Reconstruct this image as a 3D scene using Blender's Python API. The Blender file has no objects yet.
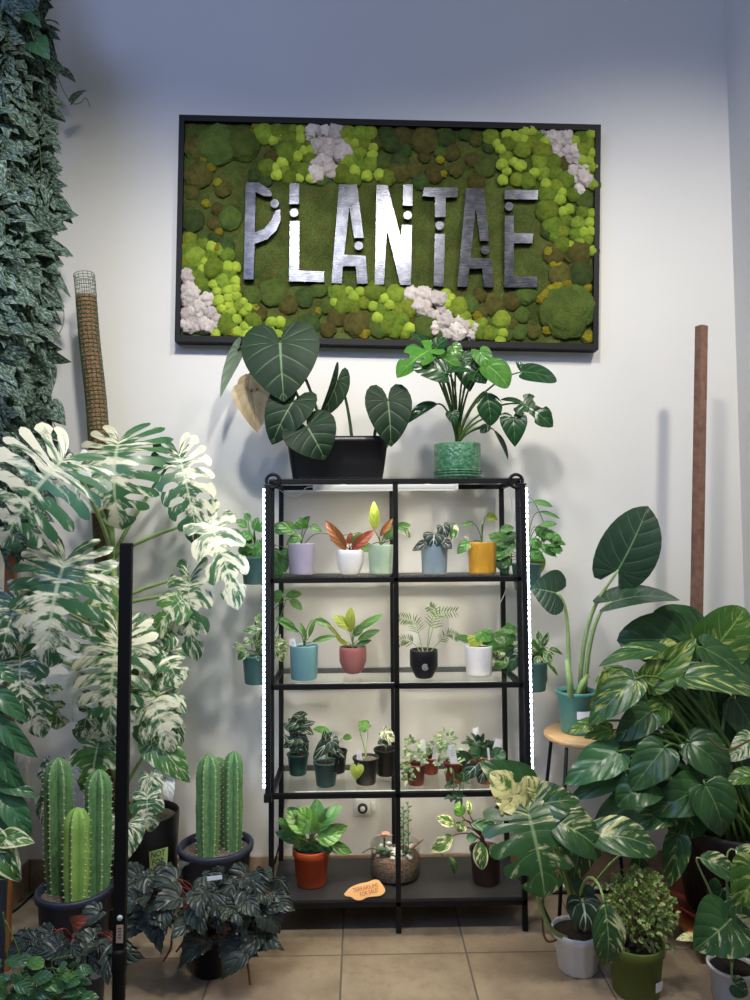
import bpy, bmesh, math, random
from mathutils import Vector, Matrix, noise
from mathutils.geometry import tessellate_polygon
V = Vector
rng = random.Random(11)
S = bpy.context.scene
COL = S.collection
pi = math.pi

# ------------------------------------------------------------------ camera
F, CP = 726.44, V((-.1377, -2.883, 1.5213))
PI_, YA, RO = .052, .0197, -.0064
def rotm(p, y, r):
    cp, sp, cy, sy, cr, sr = math.cos(p), math.sin(p), math.cos(y), math.sin(y), math.cos(r), math.sin(r)
    Ry = Matrix(((cy, -sy, 0), (sy, cy, 0), (0, 0, 1)))
    Rp = Matrix(((1, 0, 0), (0, cp, sp), (0, -sp, cp)))
    Rr = Matrix(((cr, 0, sr), (0, 1, 0), (-sr, 0, cr)))
    return Rr @ Rp @ Ry
RM = rotm(PI_, YA, RO)
RT = RM.transposed()
def ray(px, py): return RT @ V(((px - 375) / F, 1, -(py - 500) / F))
def U(px, py, y):                       # the world point at depth y seen at a photo pixel
    d = ray(px, py); return CP + d * ((y - CP.y) / d.y)
def UZ(px, py, z):                      # the same on a level surface
    d = ray(px, py); return CP + d * ((z - CP.z) / d.z)
def sc(y): return F / (y - CP.y)        # pixels per metre at depth y
cam = bpy.data.objects.new('camera', bpy.data.cameras.new('camera'))
COL.objects.link(cam)
cam.matrix_world = Matrix.Translation(CP) @ Matrix((RM[0], RM[2], -RM[1])).transposed().to_4x4()
cam.data.sensor_fit = 'VERTICAL'; cam.data.sensor_height = 36; cam.data.lens = 36 * F / 1000
cam.data.clip_start = .02
S.camera = cam

# ------------------------------------------------------------------ colours and materials
def lin(c): return tuple(((x / 255) / 12.92 if x / 255 <= .04045 else ((x / 255 + .055) / 1.055) ** 2.4) for x in c) + (1,)
class NT:
    def __init__(s, name):
        s.m = bpy.data.materials.new(name); s.m.use_nodes = True
        s.t = s.m.node_tree; s.t.nodes.clear()
        s.out = s.t.nodes.new('ShaderNodeOutputMaterial')
    def n(s, typ, **k):
        o = s.t.nodes.new('ShaderNode' + typ)
        for a, b in k.items(): setattr(o, a, b)
        return o
    def put(s, sock, v):
        if isinstance(v, bpy.types.NodeSocket): s.t.links.new(v, sock)
        elif v is not None: sock.default_value = v
    def math(s, op, a, b=None, c=None):
        o = s.n('Math', operation=op); s.put(o.inputs[0], a); s.put(o.inputs[1], b)
        if c is not None: s.put(o.inputs[2], c)
        return o.outputs[0]
    def mr(s, v, a, b, c=0., d=1.):
        o = s.n('MapRange'); o.clamp = True
        for i, x in enumerate((v, a, b, c, d)): s.put(o.inputs[i], x)
        return o.outputs[0]
    def mix(s, f, a, b):
        o = s.n('Mix', data_type='RGBA'); s.put(o.inputs[0], f); s.put(o.inputs[6], a); s.put(o.inputs[7], b)
        return o.outputs[2]
    def noise(s, vec, scale, detail=3., rough=.55):
        o = s.n('TexNoise'); s.put(o.inputs['Vector'], vec); o.inputs['Scale'].default_value = scale
        o.inputs['Detail'].default_value = detail; o.inputs['Roughness'].default_value = rough
        return o.outputs['Fac']
    def comb(s, x, y, z):
        o = s.n('CombineXYZ'); s.put(o.inputs[0], x); s.put(o.inputs[1], y); s.put(o.inputs[2], z); return o.outputs[0]
    def bump(s, h, st, d=.01):
        o = s.n('Bump'); o.inputs['Strength'].default_value = st; o.inputs['Distance'].default_value = d
        s.put(o.inputs['Height'], h); return o.outputs[0]
    def pbsdf(s, col, rough=.5, metal=0., spec=.5, normal=None, emit=None, es=0.):
        o = s.n('BsdfPrincipled'); s.put(o.inputs['Base Color'], col); s.put(o.inputs['Roughness'], rough)
        o.inputs['Metallic'].default_value = metal; o.inputs['Specular IOR Level'].default_value = spec
        if normal is not None: s.put(o.inputs['Normal'], normal)
        if emit is not None:
            s.put(o.inputs['Emission Color'], emit); s.put(o.inputs['Emission Strength'], es)
        return o.outputs[0]
    def done(s, sh): s.t.links.new(sh, s.out.inputs[0]); return s.m

def plain(name, c, rough=.5, metal=0., spec=.5, var=.12, scale=30., bump=0., c2=None):
    t = NT(name); g = t.n('TexCoord').outputs['Object']
    n = t.noise(g, scale, 4)
    a = lin(c); b = lin(c2) if c2 else tuple(x * (1 - var * 2) for x in a[:3]) + (1,)
    col = t.mix(t.mr(n, .3, .7), b, a)
    return t.done(t.pbsdf(col, rough, metal, spec, t.bump(n, bump) if bump else None))

def leafmat(name, c1, c2, vein=None, vw=.05, nv=7, vs=.5, midw=.06, mids=.8, var=None, vsc=(3, 9), th=.5, soft=.06, amp=0., half=0.,
            edge=None, ew=.9, under=None, rough=.38, trans=.15, spec=.5, slope=.9, bumpv=.4, spots=None):
    t = NT(name)
    uv = t.n('UVMap').outputs[0]
    sp = t.n('SeparateXYZ'); t.put(sp.inputs[0], uv); u, v = sp.outputs[0], sp.outputs[1]
    at = t.n('Attribute', attribute_name='rnd').outputs['Fac']
    a = t.math('MULTIPLY', t.math('ABSOLUTE', t.math('SUBTRACT', u, .5)), 2.)
    z = t.math('MULTIPLY', at, 61.)
    col = t.mix(t.mr(t.noise(t.comb(u, v, z), 3.5, 3), .3, .7), lin(c1), lin(c2))
    br = t.math('ADD', .8, t.math('MULTIPLY', at, .4))
    side = t.math('MULTIPLY', t.math('SUBTRACT', u, .5), 2.)
    saw = t.math('ABSOLUTE', t.math('SUBTRACT', t.math('FRACT', t.math('SUBTRACT', t.math('MULTIPLY', v, float(nv)), t.math('MULTIPLY', a, slope))), .5))
    o = t.n('HueSaturation'); t.put(o.inputs['Color'], col); t.put(o.inputs['Value'], br); col = o.outputs[0]
    if var:
        nz = t.noise(t.comb(t.math('MULTIPLY', side, vsc[0] * .5), t.math('SUBTRACT', t.math('MULTIPLY', v, float(vsc[1])), t.math('MULTIPLY', a, vsc[1] / nv * slope)), z), 1., 4, .62)
        nz = t.math('ADD', nz, t.math('MULTIPLY', t.math('SUBTRACT', at, .5), amp))
        if half: nz = t.math('ADD', nz, t.math('MULTIPLY', side, half))
        col = t.mix(t.mr(nz, th - soft, th + soft), col, lin(var))
    if spots:
        nz = t.noise(t.comb(t.math('MULTIPLY', u, 9.), t.math('MULTIPLY', v, 14.), z), .8, 3, .55)
        col = t.mix(t.mr(nz, spots[1] - .12, spots[1] + .12), col, lin(spots[0]))
    if vein:
        m1 = t.mr(a, midw * .35, midw, mids, 0.)
        m2 = t.math('MULTIPLY', t.mr(saw, 0., vw, vs, 0.), t.mr(a, .55, .98, 1., .0))
        col = t.mix(t.math('MAXIMUM', m1, m2), col, lin(vein))
    if edge: col = t.mix(t.mr(a, ew, ew + .06), col, lin(edge))
    g = t.n('NewGeometry')
    col = t.mix(g.outputs['Backfacing'], col, lin(under) if under else t.mix(.35, col, lin((140, 165, 120))))
    bm = t.bump(t.mr(saw, 0., .3), bumpv, .004)
    p = t.pbsdf(col, rough, 0., spec, bm)
    tr = t.n('BsdfTranslucent'); t.put(tr.inputs[0], col)
    mx = t.n('MixShader'); mx.inputs[0].default_value = trans
    t.t.links.new(p, mx.inputs[1]); t.t.links.new(tr.outputs[0], mx.inputs[2])
    return t.done(mx.outputs[0])

def wall_mat(name, c):
    t = NT(name); g = t.n('TexCoord').outputs['Object']
    n = t.noise(g, 1.3, 4); f = t.noise(g, 160, 2)
    a = lin(c)
    col = t.mix(t.mr(n, .35, .7), tuple(x * .96 for x in a[:3]) + (1,), a)
    return t.done(t.pbsdf(col, .75, 0, .25, t.bump(f, .08, .003)))
def floor_mat():
    t = NT('beige_floor_tile'); g = t.n('TexCoord').outputs['Object']
    sp = t.n('SeparateXYZ'); t.put(sp.inputs[0], g)
    def cell(x, off): return t.math('DIVIDE', t.math('SUBTRACT', x, off), .455)
    cx, cy = cell(sp.outputs[0], .24), cell(sp.outputs[1], -.145)
    def edge(c): return t.math('ABSOLUTE', t.math('SUBTRACT', t.math('FRACT', c), .5))
    m = t.math('MAXIMUM', edge(cx), edge(cy))
    grout = t.mr(m, .4905, .4945)
    idn = t.n('TexWhiteNoise', noise_dimensions='2D'); t.put(idn.inputs[0], t.comb(t.math('FLOOR', cx), t.math('FLOOR', cy), 0.))
    n1 = t.noise(t.comb(sp.outputs[0], sp.outputs[1], t.math('MULTIPLY', idn.outputs[0], 9.)), 5, 6, .62)
    n2 = t.noise(g, 26, 5, .7)
    col = t.mix(t.mr(n1, .32, .68), lin((100, 88, 74)), lin((146, 133, 114)))
    col = t.mix(t.mr(n2, .52, .75, 0, .55), col, lin((86, 70, 56)))
    col = t.mix(t.mr(idn.outputs[0], 0, 1, 0, .25), col, lin((176, 158, 134)))
    col = t.mix(grout, col, lin((88, 80, 70)))
    return t.done(t.pbsdf(col, .42, 0, .4, t.bump(t.math('ADD', t.math('MULTIPLY', grout, -1.), t.math('MULTIPLY', n2, .25)), .25, .004)))
def base_mat():
    t = NT('brown_baseboard_tile'); g = t.n('TexCoord').outputs['Object']
    sp = t.n('SeparateXYZ'); t.put(sp.inputs[0], g)
    s = t.math('ADD', sp.outputs[0], sp.outputs[1])
    e = t.math('ABSOLUTE', t.math('SUBTRACT', t.math('FRACT', t.math('DIVIDE', s, .3)), .5))
    n1 = t.noise(g, 9, 5, .65)
    col = t.mix(t.mr(n1, .32, .7), lin((120, 98, 80)), lin((168, 146, 124)))
    col = t.mix(t.mr(e, .487, .493), col, lin((84, 76, 68)))
    return t.done(t.pbsdf(col, .45))
def emit_mat(name, c, st, dots=0., dirz=True):
    t = NT(name); g = t.n('TexCoord').outputs['Object']
    sp = t.n('SeparateXYZ'); t.put(sp.inputs[0], g)
    s = st
    if dots:
        e = t.math('ABSOLUTE', t.math('SUBTRACT', t.math('FRACT', t.math('DIVIDE', sp.outputs[2 if dirz else 0], dots)), .5))
        s = t.mr(e, .12, .4, st * 1.5, .55)
    return t.done(t.pbsdf(lin((230, 235, 240)), .3, 0, .5, None, lin(c), s))
def glass_mat(name, tint=(252, 254, 253), refl=.03):
    t = NT(name)
    tr = t.n('BsdfTransparent'); tr.inputs[0].default_value = lin(tint)
    gl = t.n('BsdfGlossy'); gl.inputs['Roughness'].default_value = .03
    lw = t.n('LayerWeight'); lw.inputs[0].default_value = .25
    mx = t.n('MixShader'); t.put(mx.inputs[0], t.mr(lw.outputs['Fresnel'], 0, 1, refl, .22))
    t.t.links.new(tr.outputs[0], mx.inputs[1]); t.t.links.new(gl.outputs[0], mx.inputs[2])
    return t.done(mx.outputs[0])
def moss_mat(name, c1, c2, fine=260, st=.9):
    t = NT(name); g = t.n('TexCoord').outputs['Object']; oi = t.n('ObjectInfo').outputs['Random']
    n1 = t.noise(g, fine * .12, 4, .6); n2 = t.noise(g, fine, 3, .7)
    at = t.n('Attribute', attribute_name='rnd').outputs['Fac']
    col = t.mix(t.mr(n1, .3, .7), lin(c1), lin(c2))
    hs = t.n('HueSaturation'); t.put(hs.inputs['Color'], col)
    t.put(hs.inputs['Value'], t.math('ADD', .78, t.math('MULTIPLY', t.math('ADD', oi, at), .4)))
    t.put(hs.inputs['Hue'], t.math('ADD', .488, t.math('MULTIPLY', oi, .024)))
    col = t.mix(t.mr(n2, .35, .65, .35, 0.), hs.outputs[0], (0.01, .012, .004, 1))
    return t.done(t.pbsdf(col, .9, 0, .1, t.bump(n2, st, .012)))

# ------------------------------------------------------------------ mesh builder
class MB:
    def __init__(s): s.v, s.f, s.uv, s.rn, s.mi = [], [], [], [], []
    def add(s, vs, fs, uvs=None, rnd=0., mi=0):
        b = len(s.v); s.v += [V(x) for x in vs]; s.f += [[b + i for i in f] for f in fs]
        s.uv += uvs if uvs else [(0, 0)] * len(vs); s.rn += [rnd] * len(vs); s.mi += [mi] * len(fs)
    def build(s, name, mats, parent=None, smooth=True, weld=False, org=None):
        o3 = V(ORG[parent.name]) if parent else (V(org) if org is not None else V((0, 0, 0)))
        me = bpy.data.meshes.new(name)
        me.from_pydata([tuple(x - o3) for x in s.v], [], s.f)
        for m in (mats if isinstance(mats, (list, tuple)) else [mats]): me.materials.append(m)
        ul = me.uv_layers.new(name='UVMap')
        for l in me.loops: ul.data[l.index].uv = s.uv[l.vertex_index]
        a = me.attributes.new('rnd', 'FLOAT', 'POINT'); a.data.foreach_set('value', s.rn)
        me.polygons.foreach_set('material_index', s.mi)
        me.polygons.foreach_set('use_smooth', [smooth] * len(s.f))
        if weld:
            bm = bmesh.new(); bm.from_mesh(me); bmesh.ops.remove_doubles(bm, verts=bm.verts, dist=2e-5); bm.to_mesh(me); bm.free()
        me.update()
        if smooth == 'auto': pass
        o = bpy.data.objects.new(name, me); COL.objects.link(o)
        if parent: o.parent = parent; ORG[o.name] = o3
        else: o.location = o3; ORG[o.name] = o3
        return o
ORG = {}
def thing(name, label, cat, loc, group=None):
    o = bpy.data.objects.new(name, None); COL.objects.link(o); o.empty_display_size = .05
    o.location = loc; ORG[o.name] = V(loc); o['label'] = label; o['category'] = cat
    if group: o['group'] = group
    return o
def tag(o, label, cat, group=None):
    o['label'] = label; o['category'] = cat
    if group: o['group'] = group
    return o
def struct(o): o['kind'] = 'structure'; return o

def box(mb, lo, hi, bev=.0, mi=0, M=None):
    bm = bmesh.new(); bmesh.ops.create_cube(bm, size=1)
    lo, hi = V(lo), V(hi); c = (lo + hi) / 2; d = hi - lo
    for v in bm.verts: v.co = V((c.x + v.co.x * d.x, c.y + v.co.y * d.y, c.z + v.co.z * d.z))
    if bev: bmesh.ops.bevel(bm, geom=bm.edges[:], offset=bev, segments=2, affect='EDGES', profile=.6)
    vs = [v.co.copy() for v in bm.verts]
    if M is not None: vs = [M @ v for v in vs]
    bm.verts.index_update()
    mb.add(vs, [[v.index for v in f.verts] for f in bm.faces], None, 0, mi); bm.free()
def beam(mb, a, b, w, d, up=V((0, -1, 0)), bev=.0015, mi=0):
    a, b = V(a), V(b); z = (b - a); L = z.length; z.normalize()
    y = (V(up) - z * V(up).dot(z)).normalized(); x = y.cross(z)
    M = Matrix.Translation(a) @ Matrix((x, y, z)).transposed().to_4x4()
    box(mb, (-w / 2, -d / 2, 0), (w / 2, d / 2, L), bev, mi, M)
def tube(mb, pts, rad, n=8, caps=True, rnd=0., mi=0):
    pts = [V(p) for p in pts]; m = len(pts)
    if not isinstance(rad, (list, tuple)): rad = [rad] * m
    t0 = (pts[1] - pts[0]).normalized()
    nx = t0.orthogonal().normalized(); vs, uv, fs = [], [], []
    for i, p in enumerate(pts):
        t = (pts[min(i + 1, m - 1)] - pts[max(i - 1, 0)]).normalized()
        nx = (nx - t * nx.dot(t)).normalized(); ny = t.cross(nx)
        for k in range(n):
            a = 2 * pi * k / n; vs.append(p + (nx * math.cos(a) + ny * math.sin(a)) * rad[i]); uv.append((k / n, i / (m - 1)))
    for i in range(m - 1):
        for k in range(n):
            k2 = (k + 1) % n; fs.append([i * n + k, i * n + k2, (i + 1) * n + k2, (i + 1) * n + k])
    if caps: fs.append(list(range(n))[::-1]); fs.append([(m - 1) * n + k for k in range(n)])
    mb.add(vs, fs, uv, rnd, mi)
def bez(a, b, c, d=None, n=10):
    a, b, c = V(a), V(b), V(c); out = []
    for i in range(n + 1):
        t = i / n
        if d is None: out.append(a * (1 - t) ** 2 + b * 2 * t * (1 - t) + c * t * t)
        else: out.append(a * (1 - t) ** 3 + b * 3 * t * (1 - t) ** 2 + c * 3 * t * t * (1 - t) + V(d) * t ** 3)
    return out
def spline(pts, k=6):
    pts = [V(p) for p in pts]; P = [pts[0] * 2 - pts[1]] + pts + [pts[-1] * 2 - pts[-2]]; out = []
    for i in range(1, len(P) - 2):
        for j in range(k):
            t = j / k; a, b, c, d = P[i - 1], P[i], P[i + 1], P[i + 2]
            out.append(.5 * ((2 * b) + (c - a) * t + (2 * a - 5 * b + 4 * c - d) * t * t + (3 * b - a - 3 * c + d) * t ** 3))
    out.append(pts[-1]); return out
def lathe(mb, c, prof, n=36, mi=0, flute=0., nf=0, capb=True, sq=None):
    c = V(c); vs, fs, uv = [], [], []
    for i, (r, z) in enumerate(prof):
        for k in range(n):
            a = 2 * pi * k / n; rr = r * (1 + (flute * math.cos(nf * a) if nf else 0))
            vs.append(c + V((rr * math.cos(a), rr * math.sin(a), z))); uv.append((k / n, i / len(prof)))
    for i in range(len(prof) - 1):
        for k in range(n):
            k2 = (k + 1) % n; fs.append([i * n + k, i * n + k2, (i + 1) * n + k2, (i + 1) * n + k])
    if capb: fs.append(list(range(n))[::-1])
    mb.add(vs, fs, uv, 0, mi)
def prism(mb, poly, dirv, mi=0, M=None):   # poly: list of 3D points, extruded by dirv
    n = len(poly); d = V(dirv)
    vs = [V(p) for p in poly] + [V(p) + d for p in poly]
    tri = [list(q) for q in tessellate_polygon([vs[:n]])]
    fs = tri + [[i + n for i in g][::-1] for g in tri]
    fs += [[i, (i + 1) % n, (i + 1) % n + n, i + n] for i in range(n)]
    mb.add(vs, fs, None, 0, mi)

# ------------------------------------------------------------------ leaves
OUT = {
 'heart': [(0, 0), (.07, -.15), (.19, -.23), (.33, -.2), (.43, -.05), (.45, .13), (.40, .33), (.30, .56), (.17, .78), (.06, .93), (0, 1)],
 'glor': [(0, 0), (.05, -.2), (.16, -.36), (.34, -.4), (.51, -.26), (.59, .0), (.55, .28), (.42, .57), (.24, .81), (.08, .95), (0, 1)],
 'pothos': [(0, 0), (.09, -.08), (.22, -.1), (.34, -.02), (.4, .16), (.38, .36), (.29, .6), (.16, .82), (.05, .95), (0, 1)],
 'satin': [(0, 0), (.06, -.08), (.16, -.11), (.26, -.06), (.31, .08), (.31, .25), (.26, .48), (.17, .7), (.07, .89), (0, 1)],
 'oval': [(0, 0), (.08, .03), (.22, .14), (.31, .36), (.29, .6), (.19, .82), (.07, .95), (0, 1)],
 'lance': [(0, 0), (.05, .04), (.12, .16), (.17, .35), (.16, .56), (.1, .8), (.03, .95), (0, 1)],
 'arrow': [(0, 0), (.05, -.15), (.12, -.36), (.22, -.42), (.33, -.2), (.37, .05), (.33, .35), (.22, .65), (.09, .9), (0, 1)],
 'round': [(0, 0), (.15, -.12), (.36, -.1), (.5, .12), (.5, .4), (.38, .72), (.18, .93), (0, 1)],
 'alocasia': [(0, 0), (.08, -.1), (.2, -.24), (.36, -.2), (.5, .02), (.54, .3), (.46, .6), (.28, .84), (.1, .96), (0, 1)],
 'monstera': [(0, 0), (.08, -.16), (.24, -.24), (.42, -.16), (.53, .06), (.53, .3), (.45, .56), (.3, .79), (.12, .94), (0, 1)],
 'begonia': [(0, 0), (.08, -.15), (.25, -.17), (.33, -.06), (.4, -.02), (.38, .1), (.42, .2), (.35, .3), (.36, .4), (.27, .48), (.26, .58), (.17, .65), (.14, .77), (.05, .88), (0, 1)],
}
_oc = {}
def outline(kind, n=96):
    if kind in _oc: return _oc[kind]
    pts = [V((x, y, 0)) for x, y in OUT[kind]]
    c = spline(pts, 10) if kind != 'begonia' else spline(pts, 4)
    ln = [0]
    for i in range(1, len(c)): ln.append(ln[-1] + (c[i] - c[i - 1]).length)
    res = []; j = 0
    for i in range(n + 1):
        t = ln[-1] * i / n
        while j < len(ln) - 2 and ln[j + 1] < t: j += 1
        f = (t - ln[j]) / max(1e-9, ln[j + 1] - ln[j]); p = c[j].lerp(c[j + 1], min(1, f)); res.append((p.x, p.y))
    _oc[kind] = res; return res
def oat(o, t):
    x = max(0., min(.99999, t)) * (len(o) - 1); i = int(x); f = x - i
    return (o[i][0] * (1 - f) + o[i + 1][0] * f, o[i][1] * (1 - f) + o[i + 1][1] * f)
def leaf_into(mb, A, T, width, hint, kind='heart', fold=.12, arch=.08, curl=.0, wave=.0, nt=14, nu=4, fingers=0, cut=(.35, .6), gap=.32,
              holes=.0, side=0, rnd=None, mi=0, skew=0., twist=0., closed=0.):
    o = outline(kind); hm = max(p[0] for p in o); d = T - A; L = max(d.length, 1e-4); ey = d / L
    ez = V(hint) - ey * V(hint).dot(ey)
    if ez.length < 1e-3: ez = ey.orthogonal()
    ez.normalize(); ex = ey.cross(ez); rn = rng.random() if rnd is None else rnd
    ph = rng.random() * 6
    sx = width / (2 * hm)
    fw_ = {'glor': .5, 'monstera': .22, 'heart': .45, 'alocasia': .4, 'round': .3, 'begonia': .5}.get(kind, .4)
    def P(sd, t, u):
        ox, oy = oat(o, t); my = max(0., oy - fw_ * ox - .06 * (1 - oy)) if oy > 0 else 0.
        if kind == 'monstera': my = .45 * my + .55 * max(0., (t - .14) / .86) ** 1.2
        x = ox * u * sx; y = my + (oy - my) * u - (.14 if kind == 'monstera' else .09) * math.sin(pi * u) * min(1, max(0, oy) * 4) * (1 - t)
        yc = max(-.4, min(1, y))
        z = L * arch * 4 * yc * (1 - yc) + fold * abs(x) - curl * x * x / (width * .5) + wave * width * u * u * math.sin(t * 19 + ph + sd)
        if twist: z += twist * x * sd * y
        return A + ex * (x * sd * (1 + skew * sd)) + ey * (y * L) + ez * z
    for sd in (1, -1):
        if side and sd != side: continue
        if not fingers:
            vs, uv, fs = [], [], []
            for i in range(nt + 1):
                for j in range(nu + 1):
                    t, u = i / nt, j / nu
                    vs.append(P(sd, t, u)); uv.append((.5 + .5 * sd * u, t))
            w = nu + 1
            for i in range(nt):
                for j in range(nu):
                    q = [i * w + j, i * w + j + 1, (i + 1) * w + j + 1, (i + 1) * w + j]
                    fs.append(q if sd > 0 else q[::-1])
            mb.add(vs, fs, uv, rn, mi)
        else:
            N = fingers; nuf, ss = 12, (-1, -.6, 0, .6, 1)
            b = [0] + [.14 + .80 * k / (N - 1) for k in range(N - 1)] + [1.0]
            for k in range(N):
                t0, t1 = b[k], b[k + 1]; tc = (t0 + t1) / 2; hf = (t1 - t0) / 2
                lo_c = 2. if k <= (1 if N > 5 else 0) else rng.uniform(*cut); hi_c = 2. if k >= N - 1 or (k == 0 and N > 5) else rng.uniform(*cut)
                hol = rng.random() < holes; clo = rng.random() < closed
                vs, uv, fs = [], [], []
                for i in range(nuf + 1):
                    u = i / nuf
                    for s_ in ss:
                        c = lo_c if s_ < 0 else hi_c; g = 0.
                        if s_ and u > c:
                            g = gap * min(1, (u - c) / .12) ** .7
                            if clo and u > .75: g *= max(0, 1 - (u - .75) / .2)
                        if hol and s_ and c < 1.5 and .1 < u < .28: g = max(g, .55 * math.sin(pi * (u - .1) / .18))
                        t = tc + s_ * hf * (1 - g)
                        ue = u if c > 1.5 else u * (1 - .13 * abs(s_) ** 2 * u ** 3)
                        vs.append(P(sd, t, ue)); uv.append((.5 + .5 * sd * ue, t))
                w = len(ss)
                for i in range(nuf):
                    for j in range(w - 1):
                        q = [i * w + j, i * w + j + 1, (i + 1) * w + j + 1, (i + 1) * w + j]
                        fs.append(q[::-1] if sd > 0 else q)
                mb.add(vs, fs, uv, rn, mi)
def stalk_pts(b, A, T, N, k=.45, n=10, app=.16):
    D = (A - b).length; dr = (T - A).normalized()
    return bez(b, b + V((0, 0, k * D)) + (A - b) * .1, A - dr * app * D - N * .04 * D, A, n)
class Plant:
    def __init__(s, name, label, cat, loc, leaf=None, stalk=None, y=0., kind='heart', base=None, sr=.004, hint=(0, -1, .35), group=None, **shape):
        s.r = thing(name, label, cat, loc, group); s.m, s.sm, s.y, s.kind, s.sr, s.hint, s.shape = leaf, stalk, y, kind, sr, V(hint), shape
        s.base = V(base) if base is not None else V(loc)
    def leaf(s, ax, ay, tx, ty, w, y=None, yt=None, kind=None, mat=None, base=0, sr=None, hint=None, jit=.22, k=.45, app=.16, stalkm=None, name='leaf', **sh):
        y = s.y if y is None else y; yt = y if yt is None else yt
        A, T = U(ax, ay, y), U(tx, ty, yt); q = dict(s.shape); q.update(sh)
        h = V(hint) if hint is not None else s.hint
        h = h.normalized() + V((rng.uniform(-jit, jit), rng.uniform(-jit, jit) * .5, rng.uniform(-jit, jit)))
        zm = getattr(s, 'zmin', None)
        if zm is not None:
            A.z = max(A.z, zm + .006); T.z = max(T.z, zm + .004)
        mb = MB(); leaf_into(mb, A, T, w / sc(y), h, kind or s.kind, **q)
        o = mb.build(name, mat or s.m, s.r, weld=True)
        if base is not None:
            b = s.base if (isinstance(base, (int, float))) else V(base)
            r = sr or s.sr; mb = MB()
            pts = stalk_pts(b, A, T, h.normalized(), k, 10, app)
            tube(mb, pts, [r * (1.25 - .6 * i / (len(pts) - 1)) for i in range(len(pts))], 7)
            mb.build('leaf_stalk', stalkm or s.sm, o)
        return o
    def pot(s, r1, r0, h, mat, style='taper', soil=None, sd=.015, org=None, name='pot'):
        c = V(org) if org is not None else ORG[s.r.name]; mb = MB()
        w = max(.0025, r1 * .05)
        if style == 'taper':      # nursery pot with a rolled rim
            pr = [(r0 * .96, 0), (r0, .004), (r0 + (r1 - r0) * .78, h * .8), (r1 * .985, h * .8), (r1 * 1.03, h * .82), (r1 * 1.03, h * .99), (r1 * 1.02, h), (r1 - w, h), (r1 - w * 1.2, h - sd * 1.2)]
        elif style == 'nursery':  # plain taper, thin lip
            pr = [(r0 * .95, 0), (r0, .004), (r1 * .97, h * .9), (r1 * 1.05, h * .92), (r1 * 1.06, h * .985), (r1 * 1.04, h), (r1 - w, h), (r1 - w * 1.2, h - sd * 1.2)]
        elif style == 'cyl':
            pr = [(r0 * .9, 0), (r0 * .975, .002), (r0, .008), (r1, h - .004), (r1 * .985, h), (r1 - w, h), (r1 - w * 1.2, h - sd * 1.2)]
        elif style == 'bowl':
            pr = [(r0 * .6, 0), (r0 * .8, h * .03), (r0 * .98, h * .16), (r1 * .99, h * .45), (r1, h * .8), (r1 * .985, h * .98), (r1 * .96, h), (r1 - w * 1.4, h), (r1 - w * 1.6, h - sd * 1.2)]
        lathe(mb, c, pr, 40); o = mb.build(name, mat, s.r)
        if soil:
            mb = MB(); rr = r1 - w * 1.15; vs, fs = [c + V((0, 0, h - sd + .004))], []
            for i in range(1, 5):
                for k in range(20):
                    a = 2 * pi * k / 20; q = rr * i / 4; vs.append(c + V((q * math.cos(a), q * math.sin(a), h - sd + (rng.uniform(-.3, .3) * sd * .5 if i < 4 else 0))))
            for k in range(20): fs.append([0, 1 + k, 1 + (k + 1) % 20])
            for i in range(3):
                for k in range(20):
                    k2 = (k + 1) % 20; fs.append([1 + i * 20 + k, 1 + (i + 1) * 20 + k, 1 + (i + 1) * 20 + k2, 1 + i * 20 + k2])
            mb.add(vs, fs); mb.build('soil', soil, s.r)
        s.base = c + V((0, 0, h - sd)); s.top = c.z + h
        return o
    def part(s, mb, name, mat, parent=None, **k): return mb.build(name, mat, parent or s.r, **k)
def stand(cx, py, z, rpx):              # pot centre on a level surface from the pixel of its front foot
    yf = UZ(cx, py, z).y; r = rpx / sc(yf + .05); y = yf + r * .9
    p = U(cx, py, y); return V((p.x, y, z)), rpx / sc(y), y

# ------------------------------------------------------------------ materials
M_ = {}
M_['wall'] = wall_mat('off_white_wall_paint', (222, 221, 216))
M_['floor'] = floor_mat(); M_['base'] = base_mat()
M_['black'] = plain('black_powder_coat', (13, 13, 15), .6, spec=.3)
M_['blackplastic'] = plain('black_plastic', (20, 20, 23), .38)
M_['darkblue'] = plain('dark_blue_grey_plastic', (48, 54, 72), .5)
M_['blacktimber'] = plain('black_brown_board', (40, 40, 42), .5, var=.08)
M_['soil'] = plain('dark_potting_soil', (44, 33, 26), .95, scale=300, bump=.9, var=.35)
M_['tsoil'] = plain('brown_terrarium_soil', (140, 116, 96), .95, scale=120, bump=.6, c2=(70, 54, 44))
M_['gravel'] = plain('pale_gravel', (150, 138, 124), .9, scale=160, bump=1., c2=(70, 62, 55))
M_['white'] = plain('white_ceramic', (222, 222, 224), .3, var=.03)
M_['whiteplastic'] = plain('white_plastic', (225, 226, 226), .4, var=.02)
M_['lav'] = plain('lavender_ceramic', (154, 149, 170), .35, var=.05)
M_['sage'] = plain('sage_green_ceramic', (158, 182, 158), .35, var=.05)
M_['bluegrey'] = plain('blue_grey_ceramic', (128, 146, 157), .35, var=.05)
M_['mustard'] = plain('mustard_ceramic', (196, 146, 44), .35, var=.05)
M_['teal'] = plain('teal_ceramic', (106, 152, 158), .4, var=.05)
M_['mauve'] = plain('mauve_red_ceramic', (148, 92, 92), .35, var=.05)
M_['nursery'] = plain('dark_teal_nursery_plastic', (32, 74, 72), .4, var=.06)
M_['hangteal'] = plain('muted_teal_plastic', (80, 114, 106), .45, var=.06)
M_['alopot'] = plain('green_teal_plastic', (84, 146, 138), .4, var=.06)
M_['terra'] = plain('orange_terracotta_plastic', (196, 82, 36), .5, var=.06)
M_['redpot'] = plain('brick_red_plastic', (140, 66, 50), .5, var=.08)
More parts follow.
